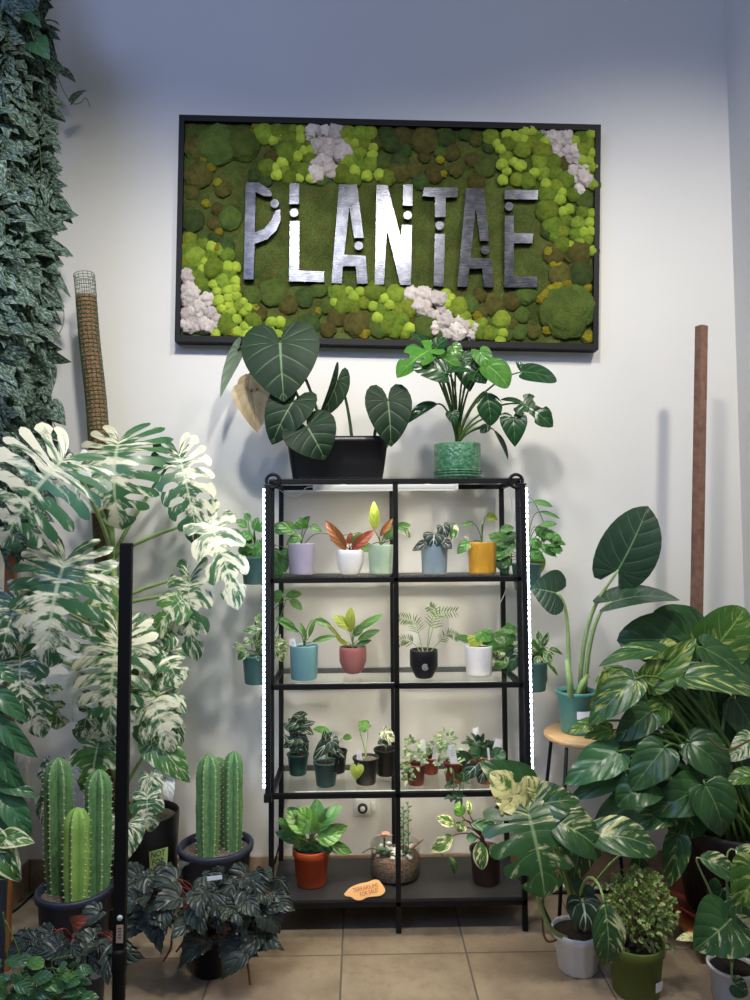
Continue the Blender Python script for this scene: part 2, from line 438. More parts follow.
M_['brownpot'] = plain('dark_brown_plastic', (66, 44, 38), .5)
M_['olive'] = plain('olive_green_plastic', (92, 110, 40), .45, var=.06)
M_['ceramicgreen'] = plain('glazed_green_ceramic', (86, 140, 104), .25, scale=55, bump=.9, c2=(52, 100, 72))
M_['darkwoodpot'] = plain('very_dark_ribbed_plastic', (40, 32, 32), .6)
M_['paper'] = plain('white_plant_tag', (228, 230, 236), .5, var=.02)
M_['pinkpaper'] = plain('beige_label_paper', (190, 168, 150), .6, var=.04)
M_['ink'] = plain('dark_ink', (48, 44, 40), .7)
M_['orangecard'] = plain('pale_orange_card', (246, 190, 122), .6, var=.03)
M_['orangeink'] = plain('brown_orange_ink', (176, 96, 52), .7)
M_['note'] = plain('green_sticky_paper', (178, 208, 130), .7, var=.03)
M_['wood'] = plain('pale_bamboo_wood', (214, 180, 132), .35, scale=14, c2=(190, 150, 100))
M_['stake'] = plain('red_brown_stake_wood', (142, 106, 88), .8, scale=30, c2=(108, 78, 64), bump=.3)
M_['plank'] = plain('orange_cedar_wood', (176, 108, 58), .6, scale=24, c2=(140, 82, 42))
M_['coir'] = plain('brown_coir_fibre', (168, 132, 100), .95, scale=140, bump=1., c2=(100, 74, 54))
M_['wire'] = plain('dark_brown_wire', (46, 38, 36), .5)
M_['stem'] = plain('green_stem', (92, 124, 58), .45)
M_['palestem'] = plain('pale_green_stalk', (150, 178, 110), .4)
M_['darkstem'] = plain('dark_green_stalk', (58, 84, 46), .45)
M_['redstem'] = plain('dark_red_stalk', (112, 40, 40), .4)
M_['brownstem'] = plain('brown_woody_stem', (110, 82, 58), .8, bump=.4)
M_['glass'] = glass_mat('shelf_glass', (252, 254, 253), .02); M_['jar'] = glass_mat('terrarium_glass', (250, 251, 250), .03)
M_['led'] = emit_mat('cool_white_led_strip', (205, 228, 255), 20., .021)
M_['ledbar'] = emit_mat('warm_led_diffuser', (255, 240, 216), 60.)
M_['steel'] = None
t = NT('brushed_dark_steel'); g_ = t.n('TexCoord').outputs['Object']
spx = t.n('SeparateXYZ'); t.put(spx.inputs[0], g_)
n_ = t.noise(t.comb(t.math('MULTIPLY', spx.outputs[0], 20.), 0., t.math('MULTIPLY', spx.outputs[2], 220.)), 1., 4)
n2_ = t.noise(g_, 26, 4)
M_['steel'] = t.done(t.pbsdf(t.mix(t.mr(n2_, .3, .7), lin((56, 58, 66)), lin((84, 86, 94))), t.mr(n_, .3, .7, .2, .3), .95, .5, t.bump(n_, .12, .002)))

# ------------------------------------------------------------------ the room
WY, XL, XR, ZT = .40, -1.6, 1.6, 4.4
def slab(name, lo, hi, m):
    mb = MB(); box(mb, lo, hi); return struct(mb.build(name, m, smooth=False))
slab('floor', (-4, -4.5, -.05), (4, WY + .1, 0), M_['floor'])
slab('wall_back', (XL - .1, WY, 0), (XR + .1, WY + .1, ZT), M_['wall'])
slab('wall_left', (XL - .1, -.1, 0), (XL, WY, ZT), M_['wall'])
slab('wall_right', (XR, -.9, 0), (XR + .1, WY, ZT), M_['wall'])
def skirting(name, lo, hi):
    mb = MB(); box(mb, lo, hi, .003); return struct(mb.build(name, M_['base'], smooth=False))
skirting('baseboard_back', (XL, WY - .012, 0), (XR, WY, .128))
skirting('baseboard_left', (XL, -.1, 0), (XL + .012, WY - .012, .128))
skirting('baseboard_right', (XR - .012, -.9, 0), (XR, WY - .012, .128))

# ------------------------------------------------------------------ lights
def spot(x, y, z, tgt, power, ang, col, size=.05, blend=.9):
    l = bpy.data.lights.new('track_spot', 'SPOT'); l.energy = power; l.spot_size = math.radians(ang); l.spot_blend = blend
    l.color = col; l.shadow_soft_size = size
    o = bpy.data.objects.new('track_spot', l); COL.objects.link(o); o.location = (x, y, z)
    o.rotation_euler = (V(tgt) - V((x, y, z))).to_track_quat('-Z', 'Y').to_euler()
for x, zl, tx, pw, cl in ((-.52, 3.66, -1.15, 175, (1., .96, .9)), (.12, 3.72, .1, 160, (1., .95, .86)), (1.45, 4.0, 1.15, 180, (1., .95, .87))):
    spot(x, -1.55, zl, (tx, .4, 1.3), pw, 98, cl, .09, 1.)
l = bpy.data.lights.new('window_daylight', 'AREA'); l.shape = 'RECTANGLE'; l.size = 1.8; l.size_y = 1.8; l.energy = 50; l.color = (.3, .44, 1.)
o = bpy.data.objects.new('window_daylight', l); COL.objects.link(o); o.location = (-2.6, -3.6, 4.3)
o.rotation_euler = (V((1.4, .1, 3.4)) - V(o.location)).to_track_quat('-Z', 'Y').to_euler()
l2 = bpy.data.lights.new('window_daylight', 'AREA'); l2.shape = 'RECTANGLE'; l2.size = 2.4; l2.size_y = 1.6; l2.energy = 22; l2.color = (.36, .52, 1.)
o = bpy.data.objects.new('window_daylight', l2); COL.objects.link(o); o.location = (-1.3, -4.6, 4.1)
o.rotation_euler = (V((-.3, .4, 3.9)) - V(o.location)).to_track_quat('-Z', 'Y').to_euler()
w = bpy.data.worlds.new('room_ambient'); S.world = w; w.use_nodes = True
bg = w.node_tree.nodes['Background']; bg.inputs[0].default_value = (.9, .93, 1., 1); bg.inputs[1].default_value = .16
S.view_settings.view_transform = 'Standard'; S.view_settings.look = 'None'
S.view_settings.exposure = 0; S.view_settings.gamma = 1; S.view_settings.use_curve_mapping = False

# ------------------------------------------------------------------ the shelving rack
RD = .3426; Z1, Z2, Z3, ZB, ZT_ = 1.3554, .9405, .5223, .1202, 1.7453
M_['under'] = emit_mat('added_light_diffuser', (255, 236, 204), 62.)  # glow of the light strips added under the lower shelves
rack = thing('shelf_rack', 'tall black metal rack with clear glass shelves standing against the wall', 'shelf', (0, RD / 2, 0))
TW = .02
for x in (-.49, 0, .49):
    for y in (0, RD):
        mb = MB(); box(mb, (x - TW / 2, y - TW / 2, 0), (x + TW / 2, y + TW / 2, ZT_), .002); mb.build('post', M_['black'], rack, smooth=False)
for z in (ZT_, Z1, Z2, Z3, ZB - .01):
    for y in (0, RD):
        mb = MB(); box(mb, (-.5, y - TW / 2, z - TW / 2), (.5, y + TW / 2, z + TW / 2), .002); mb.build('rail', M_['black'], rack, smooth=False)
    for x in (-.49, .49):
        mb = MB(); box(mb, (x - TW / 2, TW / 2, z - TW / 2), (x + TW / 2, RD - TW / 2, z + TW / 2), .002); mb.build('side_rail', M_['black'], rack, smooth=False)
GS = TW / 2 + .006
for z in (ZT_, Z1, Z2, Z3):
    mb = MB(); box(mb, (-.497, -.006, z + TW / 2), (.497, RD + .006, z + GS), .001); mb.build('glass_shelf', M_['glass'], rack, smooth=False)
mb = MB(); box(mb, (-.498, -.009, ZB), (.498, RD + .009, ZB + .012), .002); mb.build('bottom_board', M_['blacktimber'], rack, smooth=False)
for z in (Z1, Z2, Z3):  # added light strips, unseen behind the front rails, to brighten the wall behind
    mb = MB(); box(mb, (-.40, .014, z - .008), (.40, .028, z + .009), .002); lb = mb.build('added_shelf_light', M_['whiteplastic'], rack, smooth=False)
    mb = MB(); box(mb, (-.39, .015, z - .0095), (.39, .027, z - .0082)); mb.build('diffuser', M_['under'], lb, smooth=False)
ST, S1, S2, S3, SB = ZT_ + GS + .001, Z1 + GS + .001, Z2 + GS + .001, Z3 + GS + .001, ZB + .013
for px, py in ((273, 481), (516, 481)):
    c = U(px, py, -.012); mb = MB()
    tube(mb, [c + V((.026 * math.cos(a * pi / 16), 0, .026 * math.sin(a * pi / 16))) for a in range(-6, 27)], .0065, 8)
    mb.build('ring_hook', M_['black'], rack)

def led_bar(name, label, a, b, side):
    a, b = V(a), V(b)
    t = thing(name, label, 'light', b)
    mb = MB(); beam(mb, b, a, .02, .018); mb.build('housing', M_['blackplastic'], t, smooth=False)
    dx = V((side * .0145, -.002, 0)); mb = MB()
    beam(mb, b + dx + V((0, 0, .02)), a + dx - V((0, 0, .012)), .008, .0105); mb.build('led_strip', M_['led'], t, smooth=False)
    for p, q in ((a, V((0, 0, .006))), (b, V((0, 0, -.03)))):
        mb = MB(); beam(mb, p, p + q, .03, .022); mb.build('end_cap', M_['blackplastic'], t, smooth=False)
    for f in (.08, .9):
        p = a.lerp(b, f); mb = MB(); tube(mb, [p + V((0, .008, 0)), p + V((-side * .004, .016, .0)), p + V((-side * .014, .02, 0))], .003, 6); mb.build('mount_clip', M_['black'], t)
led_bar('rack_light_bar', 'black vertical light bar with glowing LED strip on the left post of the rack', U(267.6, 486, -.045), U(268, 794, -.045), -1)
led_bar('rack_light_bar', 'black vertical light bar with glowing LED strip on the right post of the rack', U(522.4, 485, -.045), U(528.6, 775, -.045), 1)
t = thing('shelf_tube_light', 'white tube light mounted under the top of the rack', 'light', U(386, 488, .06))
a, b = U(316, 487.5, .06), U(455, 487.5, .06); b.z = a.z
mb = MB(); beam(mb, a, b, .020, .024, V((0, -1, 0)), .004); mb.build('tube_housing', M_['whiteplastic'], t)
mb = MB(); box(mb, (a.x, a.y - .012, a.z - .0165), (b.x, a.y - .009, a.z - .009), .0005); mb.build('light_lip', M_['whiteplastic'], t, smooth=False)
mb = MB(); box(mb, (a.x + .01, a.y - .007, a.z - .0125), (b.x - .01, a.y + .009, a.z - .0115)); mb.build('diffuser', M_['ledbar'], t, smooth=False)
for p, q in ((a, b), (b, a)):
    d = (p - q).normalized() * .012; mb = MB(); beam(mb, p, p + d, .026, .024); mb.build('end_cap', M_['whiteplastic'], t, smooth=False)
for f in (.2, .8):
    p = a.lerp(b, f); mb = MB(); box(mb, p + V((-.01, -.006, .010)), p + V((.01, .006, .0255)), .001); mb.build('mount_clip', M_['whiteplastic'], t, smooth=False)

# ------------------------------------------------------------------ the moss sign
SY = .335
sign = thing('moss_sign', 'framed moss picture with dark metal PLANTAE letters high on the wall', 'sign', U(388, 232, SY))
TL, TR, BR, BL = (179, 114.5), (601, 124.5), (598.5, 349.5), (174.5, 341)
def sp_(u, v, y=SY): # a point of the panel by its share of width and height
    x = (TL[0] * (1 - u) + TR[0] * u) * (1 - v) + (BL[0] * (1 - u) + BR[0] * u) * v
    q = (TL[1] * (1 - u) + TR[1] * u) * (1 - v) + (BL[1] * (1 - u) + BR[1] * u) * v
    p = U(x, q, SY); return V((p.x, y, p.z))
def inset(u, v, k):
    return sp_(u, v)
fw_u, fw_v = .0125, .026
for q in ([(0, 0), (1, 0), (1 - fw_u, fw_v), (fw_u, fw_v)], [(0, 1), (1, 1), (1 - fw_u, 1 - fw_v), (fw_u, 1 - fw_v)],
          [(0, 0), (0, 1), (fw_u, 1 - fw_v), (fw_u, fw_v)], [(1, 0), (1, 1), (1 - fw_u, 1 - fw_v), (1 - fw_u, fw_v)]):
    mb = MB(); prism(mb, [sp_(u, v) for u, v in q], (0, WY - SY - .004, 0)); mb.build('frame_bar', M_['black'], sign, smooth=False)
mb = MB(); NX, NY = 150, 84; vs, fs = [], []
for j in range(NY + 1):
    for i in range(NX + 1):
        p = sp_(fw_u + (1 - 2 * fw_u) * i / NX, fw_v + (1 - 2 * fw_v) * j / NY, SY + .022)
        h = noise.noise(p * 9) * .006 + noise.noise(p * 40) * .005 + noise.noise(p * 90) * .003
        p.y -= h; vs.append(p)
for j in range(NY):
    for i in range(NX): fs.append([j * (NX + 1) + i, j * (NX + 1) + i + 1, (j + 1) * (NX + 1) + i + 1, (j + 1) * (NX + 1) + i])
mb.add(vs, fs)
t = NT('sheet_moss'); g = t.n('TexCoord').outputs['Object']
n1, n2, n3 = t.noise(g, 7, 4, .6), t.noise(g, 240, 3, .75), t.noise(g, 34, 4, .7)
col = t.mix(t.mr(n1, .35, .65), lin((88, 106, 50)), lin((124, 142, 72)))
col = t.mix(t.mr(n3, .5, .72, 0, .7), col, lin((136, 112, 62)))
col = t.mix(t.mr(n2, .35, .66, .75, 0), col, lin((18, 22, 8)))
mm = t.done(t.pbsdf(col, .95, 0, .1, t.bump(n2, 1., .012)))
sh = mb.build('moss_sheet', mm, sign); sh['kind'] = 'stuff'
mb = MB(); prism(mb, [sp_(u, v, SY + .046) for u, v in ((.004, .008), (.996, .008), (.996, .992), (.004, .992))], (0, .012, 0)); mb.build('backing_board', M_['black'], sign, smooth=False)

def inpoly(x, y, P):
    r = False
    for i in range(len(P)):
        (a, b), (c, d) = P[i], P[i - 1]
        if (b > y) != (d > y) and x < (c - a) * (y - b) / (d - b) + a: r = not r
    return r
BRIGHT = [[(262, 119), (309, 119), (314, 150), (316, 178), (272, 180), (266, 168), (282, 158), (282, 142), (262, 140)],
          [(338, 124), (372, 126), (375, 160), (392, 181), (345, 181), (331, 176), (346, 150)],
          [(484, 127), (543, 130), (552, 152), (568, 182), (576, 197), (594, 212), (594, 252), (568, 254), (549, 236), (546, 205), (545, 182), (500, 183), (497, 160)],
          [(573, 133), (595, 134), (595, 186), (588, 176), (578, 152)],
          [(179, 238), (200, 240), (222, 250), (236, 262), (236, 285), (242, 297), (252, 312), (270, 318), (288, 316), (282, 337), (214, 336), (222, 318), (212, 297), (196, 285), (180, 268)],
          [(332, 292), (352, 289), (404, 290), (412, 312), (408, 340), (392, 338), (378, 322), (366, 308), (335, 309)],
          [(443, 290), (456, 300), (468, 325), (482, 322), (503, 320), (505, 340), (484, 343), (474, 328), (450, 312)]]
WHITE = [[(305, 122), (338, 124), (344, 152), (331, 178), (314, 176), (314, 152)],
         [(541, 128), (572, 131), (584, 162), (592, 190), (578, 195), (570, 172), (556, 152), (543, 142)],
         [(178, 270), (190, 270), (194, 288), (212, 302), (222, 326), (200, 329), (178, 326)],
         [(408, 290), (440, 291), (446, 312), (479, 330), (476, 343), (442, 336), (418, 318)]]
LET = [(238, 180), (548, 184), (548, 293), (238, 288)]
YEL = [(204, 148), (208, 154), (205, 160), (213, 160), (211, 167), (205, 168), (256, 127), (253, 134), (254, 141), (251, 149), (247, 155), (218, 183), (206, 204), (183, 248), (181, 262), (219, 232), (216, 248), (225, 305), (222, 302),
       (416, 144), (423, 140), (429, 142), (441, 133), (440, 160), (443, 174), (550, 258), (553, 263), (559, 266), (549, 252), (541, 299), (546, 295), (552, 290), (558, 286), (566, 283), (547, 330), (595, 318), (589, 340), (594, 335), (588, 288), (231, 333), (318, 311), (365, 338), (399, 330), (478, 316), (256, 309), (594, 216)]
used = []
def pack(polys, r0, r1, n, ov=.72):
    res = []
    for P in polys:
        xs, ys = [p[0] for p in P], [p[1] for p in P]
        for _ in range(n):
            x, y, r = rng.uniform(min(xs), max(xs)), rng.uniform(min(ys), max(ys)), rng.uniform(r0, r1)
            if not inpoly(x, y, P): continue
            if any((x - a) ** 2 + (y - b) ** 2 < ((r + c) * ov) ** 2 for a, b, c in res): continue
            res.append((x, y, r))
    return res
bright = pack(BRIGHT, 4.5, 11, 900, .6); white = pack(WHITE, 4, 9, 500, .66)
board = [(182, 120), (598, 130), (594, 344), (180, 336)]
dark = []
for _ in range(6000):
    x, y, r = rng.uniform(182, 596), rng.uniform(122, 344), rng.uniform(6, 14)
    if not inpoly(x, y, board) or inpoly(x, y, LET) or (x < 262 and y < 240 and rng.random() < .8) or any(inpoly(x, y, P) for P in BRIGHT + WHITE): continue
    if any((x - a) ** 2 + (y - b) ** 2 < ((r + c) * .8) ** 2 for a, b, c in dark): continue
    if any((x - a) ** 2 + (y - b) ** 2 < (r * .9) ** 2 for a, b, c in bright + white): continue
    dark.append((x, y, r))
# a few mounds one can pick out in the photograph
dark = [d for d in dark if (d[0] - 566) ** 2 + (d[1] - 312) ** 2 > 34 ** 2 and (d[0] - 230) ** 2 / 1.6 + (d[1] - 142) ** 2 > 30 ** 2] + [(566, 312, 25), (574, 308, 21), (216, 146, 20), (242, 144, 17), (578, 252, 13), (573, 273, 9), (399, 171, 11)]
def clump_mesh(lump, seed, sub=4):
    bm = bmesh.new(); bmesh.ops.create_icosphere(bm, subdivisions=sub, radius=1)
    for v in bm.verts:
        p = v.co.copy(); k = 1 + lump * .42 * noise.noise(p * 1.7 + V((seed, 0, 0))) + lump * .26 * noise.noise(p * 6 + V((0, seed, 0))) + lump * .2 * noise.noise(p * 15 + V((0, 0, seed)))
        v.co = p * k
    me = bpy.data.meshes.new('clump'); bm.to_mesh(me); bm.free()
    me.polygons.foreach_set('use_smooth', [True] * len(me.polygons)); return me
M_['mb'] = moss_mat('bright_chartreuse_moss', (166, 186, 68), (124, 150, 50), 14)
M_['my'] = moss_mat('yellow_olive_moss', (184, 172, 48), (148, 142, 44), 14)
M_['md'] = moss_mat('dark_green_moss', (86, 106, 54), (58, 78, 44), 14)
M_['mo'] = moss_mat('olive_brown_moss', (112, 110, 54), (84, 76, 42), 14)
M_['mg'] = moss_mat('mid_green_moss', (104, 122, 56), (76, 96, 46), 14)
M_['mw'] = moss_mat('white_lichen', (255, 244, 236), (228, 214, 204), 12, .8)
MESH = {}
def keep(x, y, r):
    f = (x - 179) / 422
    lo, hi = 114.5 + 10 * f + 6, 341 + 8.5 * f - 6
    g = (y - 114.5) / 226
    return max(179 - 4.5 * g + 5 + r, min(601 - 2.5 * g - 5 - r, x)), max(lo + r, min(hi - r, y))
def clumps(lst, name, mats, lump, zs, y0):
    for key, m in enumerate(mats):
        for s in range(3):
            me = clump_mesh(lump, s * 7.3 + key * 3.1 + lump * 10); me.materials.append(m); MESH[(name, key, s)] = me
    for i, (x, y, r) in enumerate(lst):
        if r < 15: x, y = keep(x, y, r * 1.1)
        p = U(x, y, SY + y0); R = r / sc(SY)
        o = bpy.data.objects.new(name, MESH[(name, rng.randrange(len(mats)), rng.randrange(3))]); COL.objects.link(o)
        if r > 15: o.data = MESH[(name, len(mats) - 1, i % 3)]
        o.parent = sign; o.location = p - ORG[sign.name]; o.scale = (R * 1.12, max(.008, R * zs), R * 1.12); o.rotation_euler = (0, rng.uniform(0, 6.28), 0)
bright.sort(key=lambda c: -c[2])
M_['mb2'] = moss_mat('green_cushion_moss', (138, 162, 58), (100, 128, 44), 14)
clumps(bright[:100], 'bright_moss_clump', [M_['mb'], M_['mb2'], M_['mb2']], .3, .5, .018)
clumps(white, 'white_lichen_clump', [M_['mw']], .7, .75, .018)
clumps([(x, y, rng.uniform(3.6, 5.4)) for x, y in YEL], 'yellow_moss_clump', [M_['my']], .6, .6, .016)
dark.sort(key=lambda c: -c[2])
clumps(dark[:100], 'dark_moss_mound', [M_['md'], M_['mo'], M_['mg']], .3, .32, .017)
if len(bright) > 100:
    mb = MB()
    for x, y, r in bright[100:]:
        me = MESH[('bright_moss_clump', 0, rng.randrange(3))]; p = U(x, y, SY + .014); R = r / sc(SY)
        mb.add([p + V((v.co.x * R * 1.1, v.co.y * R * .6, v.co.z * R * 1.1)) for v in me.vertices], [list(f.vertices) for f in me.polygons], None, .5)
    o = mb.build('small_moss_clumps', M_['mb'], sign); o['kind'] = 'stuff'
def c7(x, y): return (235 + x / 4.6875, 170 + y / 4.6875)
def c8(x, y): return (390 + x / 4.6875, 170 + y / 4.6875)
def circ(c, r): return [(c[0] + r * math.cos(a * pi / 12), c[1] + r * math.sin(a * pi / 12)) for a in range(24)]
R_ = 20 / 4.6875
LETTERS = [
 [[c7(*p) for p in ((50, 58), (112, 58), (145, 80), (170, 100), (173, 122), (138, 122), (96, 103), (93, 292), (138, 274), (172, 232), (190, 190), (212, 184), (214, 235), (192, 285), (150, 325), (92, 346), (86, 512), (40, 512), (45, 300))], circ(c7(186, 157), R_)],
 [[c7(*p) for p in ((256, 62), (302, 62), (300, 160), (254, 160))], circ(c7(277, 200), R_), [c7(*p) for p in ((257, 240), (302, 238), (300, 470), (418, 476), (418, 525), (253, 522))]],
 [[c7(*p) for p in ((488, 68), (572, 68), (603, 318), (558, 318), (536, 172), (512, 396), (612, 402), (622, 532), (572, 532), (566, 450), (506, 450), (500, 532), (452, 530))], circ(c7(580, 355), R_)],
 [[(376.4, 184.7), (387.5, 185), (401, 238), (402, 225), (412, 225), (411, 285), (400.3, 285), (386.8, 229), (384, 284.3), (374.7, 284.3)], circ(c8(83, 212), R_ * .95), [c8(*p) for p in ((62, 68), (107, 68), (105, 168), (60, 166))]],
 [[c8(*p) for p in ((160, 82), (318, 82), (316, 128), (262, 128), (260, 220), (210, 220), (211, 126), (152, 122))], circ(c8(233, 260), R_), [c8(*p) for p in ((210, 298), (257, 298), (252, 545), (204, 543))]],
 [[c8(*p) for p in ((357, 86), (440, 86), (465, 332), (422, 332), (402, 178), (379, 412), (475, 416), (487, 550), (440, 548), (432, 462), (372, 462), (362, 548), (316, 546))], circ(c8(447, 375), R_)],
 [[c8(*p) for p in ((538, 92), (694, 95), (692, 138), (536, 136))], circ(c8(558, 170), R_), [c8(*p) for p in ((538, 214), (580, 214), (580, 295), (672, 297), (668, 343), (580, 343), (580, 498), (692, 500), (690, 550), (536, 550))]]]
for L in LETTERS:
    mb = MB()
    for P in L: prism(mb, [U(x, y, SY - .006) for x, y in P], (0, .024, 0))
    mb.build('letter', M_['steel'], sign, smooth=False)

# ------------------------------------------------------------------ leaf materials
L_ = {}
L_['glor'] = leafmat('velvet_dark_leaf', (27, 52, 30), (18, 38, 22), (112, 138, 98), .06, 8, .6, .05, .95, rough=.6, spec=.25, slope=.3, trans=.1, under=(120, 138, 118))
L_['dry'] = leafmat('dried_beige_leaf', (214, 196, 158), (190, 168, 128), (160, 140, 104), .06, 6, .5, rough=.8, spec=.1, trans=.25, under=(196, 180, 148))
L_['mon'] = leafmat('glossy_green_leaf', (34, 74, 38), (24, 58, 32), (104, 150, 88), .05, 6, .35, .05, .6, rough=.28)
L_['monb'] = leafmat('bright_green_leaf', (88, 142, 54), (62, 116, 46), (156, 200, 110), .05, 6, .35, .05, .6, rough=.28, trans=.25)
AV = dict(vein=(214, 222, 186), vw=.03, nv=7, vs=.15, midw=.05, mids=.6, rough=.36, trans=.18, under=(170, 190, 150))
L_['albo'] = leafmat('green_white_marbled_leaf', (74, 118, 76), (50, 94, 60), var=(238, 236, 206), vsc=(3., 19), th=.515, soft=.05, amp=.18, **AV)
L_['albol'] = leafmat('half_white_leaf', (66, 110, 72), (46, 88, 58), var=(238, 236, 206), vsc=(3., 19), th=.52, soft=.05, amp=.05, half=-.16, **AV)
L_['albor'] = leafmat('half_cream_leaf', (78, 126, 80), (52, 98, 62), var=(238, 236, 206), vsc=(3., 19), th=.51, soft=.05, amp=.05, half=.16, **AV)
L_['white'] = leafmat('almost_white_leaf', (96, 140, 96), (70, 116, 76), var=(248, 250, 246), vsc=(2, 9), th=.36, soft=.05, amp=.05, **AV)
L_['alog'] = leafmat('green_cream_leaf', (86, 136, 62), (60, 108, 56), var=(230, 234, 200), vsc=(3, 17), th=.53, soft=.05, amp=.2, **AV)
L_['poth'] = leafmat('dark_pothos_leaf', (58, 98, 52), (38, 76, 42), (112, 150, 88), .06, 6, .4, .05, .7, var=(196, 204, 120), vsc=(2.5, 12), th=.69, soft=.06, amp=.24, rough=.3)
L_['pothy'] = leafmat('yellow_splashed_pothos_leaf', (84, 128, 50), (56, 100, 44), (160, 190, 100), .05, 6, .4, .05, .7, var=(200, 206, 116), vsc=(2.5, 12), th=.57, soft=.08, amp=.2, rough=.3, trans=.22)
L_['vmon'] = leafmat('dark_cream_marbled_leaf', (58, 98, 52), (42, 78, 44), (150, 176, 118), .04, 7, .25, .05, .7, var=(214, 216, 158), vsc=(3, 15), th=.64, soft=.06, amp=.24, half=-.07, rough=.3)
L_['vcream'] = leafmat('mostly_cream_leaf', (96, 136, 60), (72, 112, 52), (190, 196, 130), .04, 6, .3, .05, .6, var=(236, 228, 160), vsc=(2, 9), th=.44, soft=.05, amp=.1, rough=.35)
L_['satin'] = leafmat('silver_mottled_leaf', (64, 88, 72), (40, 60, 50), (52, 74, 58), .05, 5, .2, .05, .5, spots=((148, 168, 158), .56), rough=.65, spec=.25, under=(122, 150, 112), trans=.12)
L_['beg'] = leafmat('dark_begonia_leaf', (64, 76, 68), (42, 52, 48), (98, 112, 102), .16, 6, .5, .06, .5, rough=.36, spec=.45, slope=1.2, under=(120, 52, 56), trans=.08, bumpv=.9)
L_['alo'] = leafmat('deep_green_elephant_ear_leaf', (52, 80, 58), (40, 64, 48), (124, 152, 114), .05, 10, .45, .04, .9, rough=.4, slope=.5, under=(130, 150, 132))
L_['polly'] = leafmat('black_green_white_veined_leaf', (44, 70, 48), (30, 52, 38), (208, 222, 200), .1, 4, .75, .09, .95, rough=.35, slope=1.)
L_['anth'] = leafmat('black_green_silver_veined_leaf', (36, 54, 44), (26, 42, 36), (206, 216, 206), .1, 4, .8, .1, .95, rough=.5, slope=1.)
L_['lily'] = leafmat('plain_dark_green_leaf', (70, 118, 74), (50, 94, 58), (96, 140, 90), .05, 6, .3, .05, .5, rough=.3)
L_['green'] = leafmat('mid_green_leaf', (88, 136, 60), (62, 108, 48), (130, 170, 90), .05, 5, .3, .05, .5, rough=.35)
L_['hoya'] = leafmat('bright_trailing_leaf', (96, 150, 70), (66, 118, 54), (150, 190, 110), .05, 4, .2, .06, .5, rough=.35, trans=.2)
L_['vhoya'] = leafmat('cream_edged_green_leaf', (84, 132, 60), (60, 106, 50), (200, 210, 150), .04, 5, .2, .04, .4, var=(232, 232, 188), vsc=(2, 6), th=.56, soft=.04, amp=.12, rough=.35, edge=(226, 228, 180), ew=.8)
L_['lime'] = leafmat('lime_yellow_leaf', (172, 184, 74), (136, 162, 62), (210, 220, 110), .05, 5, .3, .05, .5, rough=.35, trans=.25)
L_['rust'] = leafmat('rust_orange_leaf', (168, 100, 52), (134, 92, 48), (196, 140, 90), .05, 6, .3, .07, .6, rough=.35, trans=.2, under=(160, 92, 60))
L_['red'] = leafmat('red_brown_leaf', (150, 66, 52), (120, 70, 46), (180, 100, 80), .05, 6, .3, .07, .6, rough=.35, trans=.2, under=(150, 70, 60))
L_['palm'] = leafmat('pale_palm_leaflet', (120, 140, 92), (88, 116, 70), None, rough=.4)
L_['trad'] = leafmat('small_pale_green_leaf', (130, 164, 106), (88, 128, 74), None, var=(206, 216, 180), vsc=(3, 4), th=.56, soft=.05, amp=.2, rough=.4)
L_['dark'] = leafmat('small_dark_green_leaf', (58, 96, 58), (40, 74, 46), (90, 130, 84), .06, 4, .3, rough=.4)
L_['aral'] = leafmat('small_aralia_leaf', (122, 150, 62), (80, 112, 44), None, var=(200, 206, 140), vsc=(3, 3), th=.57, soft=.05, amp=.3, rough=.45)
L_['succ'] = leafmat('succulent_leaf', (110, 148, 104), (78, 118, 78), None, rough=.5)
L_['pinksucc'] = leafmat('pale_pink_succulent_leaf', (216, 178, 160), (190, 140, 120), None, rough=.5)

def rnd3(k): return V((rng.uniform(-k, k), rng.uniform(-k, k), rng.uniform(-k, k)))
def small(mb, p, d, w, L, kind='oval', up=(0, -.5, .8), **k):
    d = V(d).normalized(); leaf_into(mb, V(p), V(p) + d * L, w, V(up) + rnd3(.35), kind, nt=k.pop('nt', 6), nu=k.pop('nu', 2), **k)

# ------------------------------------------------------------------ on top of the rack
y0 = .15; s0 = sc(y0)
c = U(338, 478, y0); loc = V((c.x, y0, ST))
p = Plant('potted_philodendron', 'large dark heart-leaved plant with pale veins in long black planter on the rack', 'plant', loc, L_['glor'], M_['darkstem'], .06, 'glor', sr=.006, hint=(0, -1, .25))
mb = MB(); h = .175; hw, hd = .211, .085
def rr(hw, hd, z, k=.03, n=6):
    out = []
    for q, (sx, sy) in enumerate(((1, 1), (-1, 1), (-1, -1), (1, -1))):
        for i in range(n + 1):
            a = pi / 2 * q + pi / 2 * i / n; out.append(V((sx * (hw - k) + k * math.cos(a), sy * (hd - k) + k * math.sin(a), z)))
    return out
rings = [rr(hw * .86, hd * .8, 0), rr(hw * .88, hd * .82, .004), rr(hw * .93, hd * .92, h * .4), rr(hw * .975, hd * .98, h * .82), rr(hw * 1.01, hd * 1.03, h * .84), rr(hw * 1.01, hd * 1.03, h), rr(hw * .96, hd * .94, h), rr(hw * .94, hd * .92, h - .03)]
vs = [loc + q for r in rings for q in r]; n = len(rings[0])
fs = [[i * n + k, i * n + (k + 1) % n, (i + 1) * n + (k + 1) % n, (i + 1) * n + k] for i in range(len(rings) - 1) for k in range(n)] + [list(range(n))[::-1]]
mb.add(vs, fs); mb.build('planter', M_['blackplastic'], p.r)
mb = MB(); mb.add([loc + q for q in rr(hw * .95, hd * .93, h - .022)], [list(range(n))]); mb.build('soil', M_['soil'], p.r)
bs = loc + V((-.05, 0, h - .03))
def B(dx): return loc + V((dx, rng.uniform(-.03, .03), h - .03))
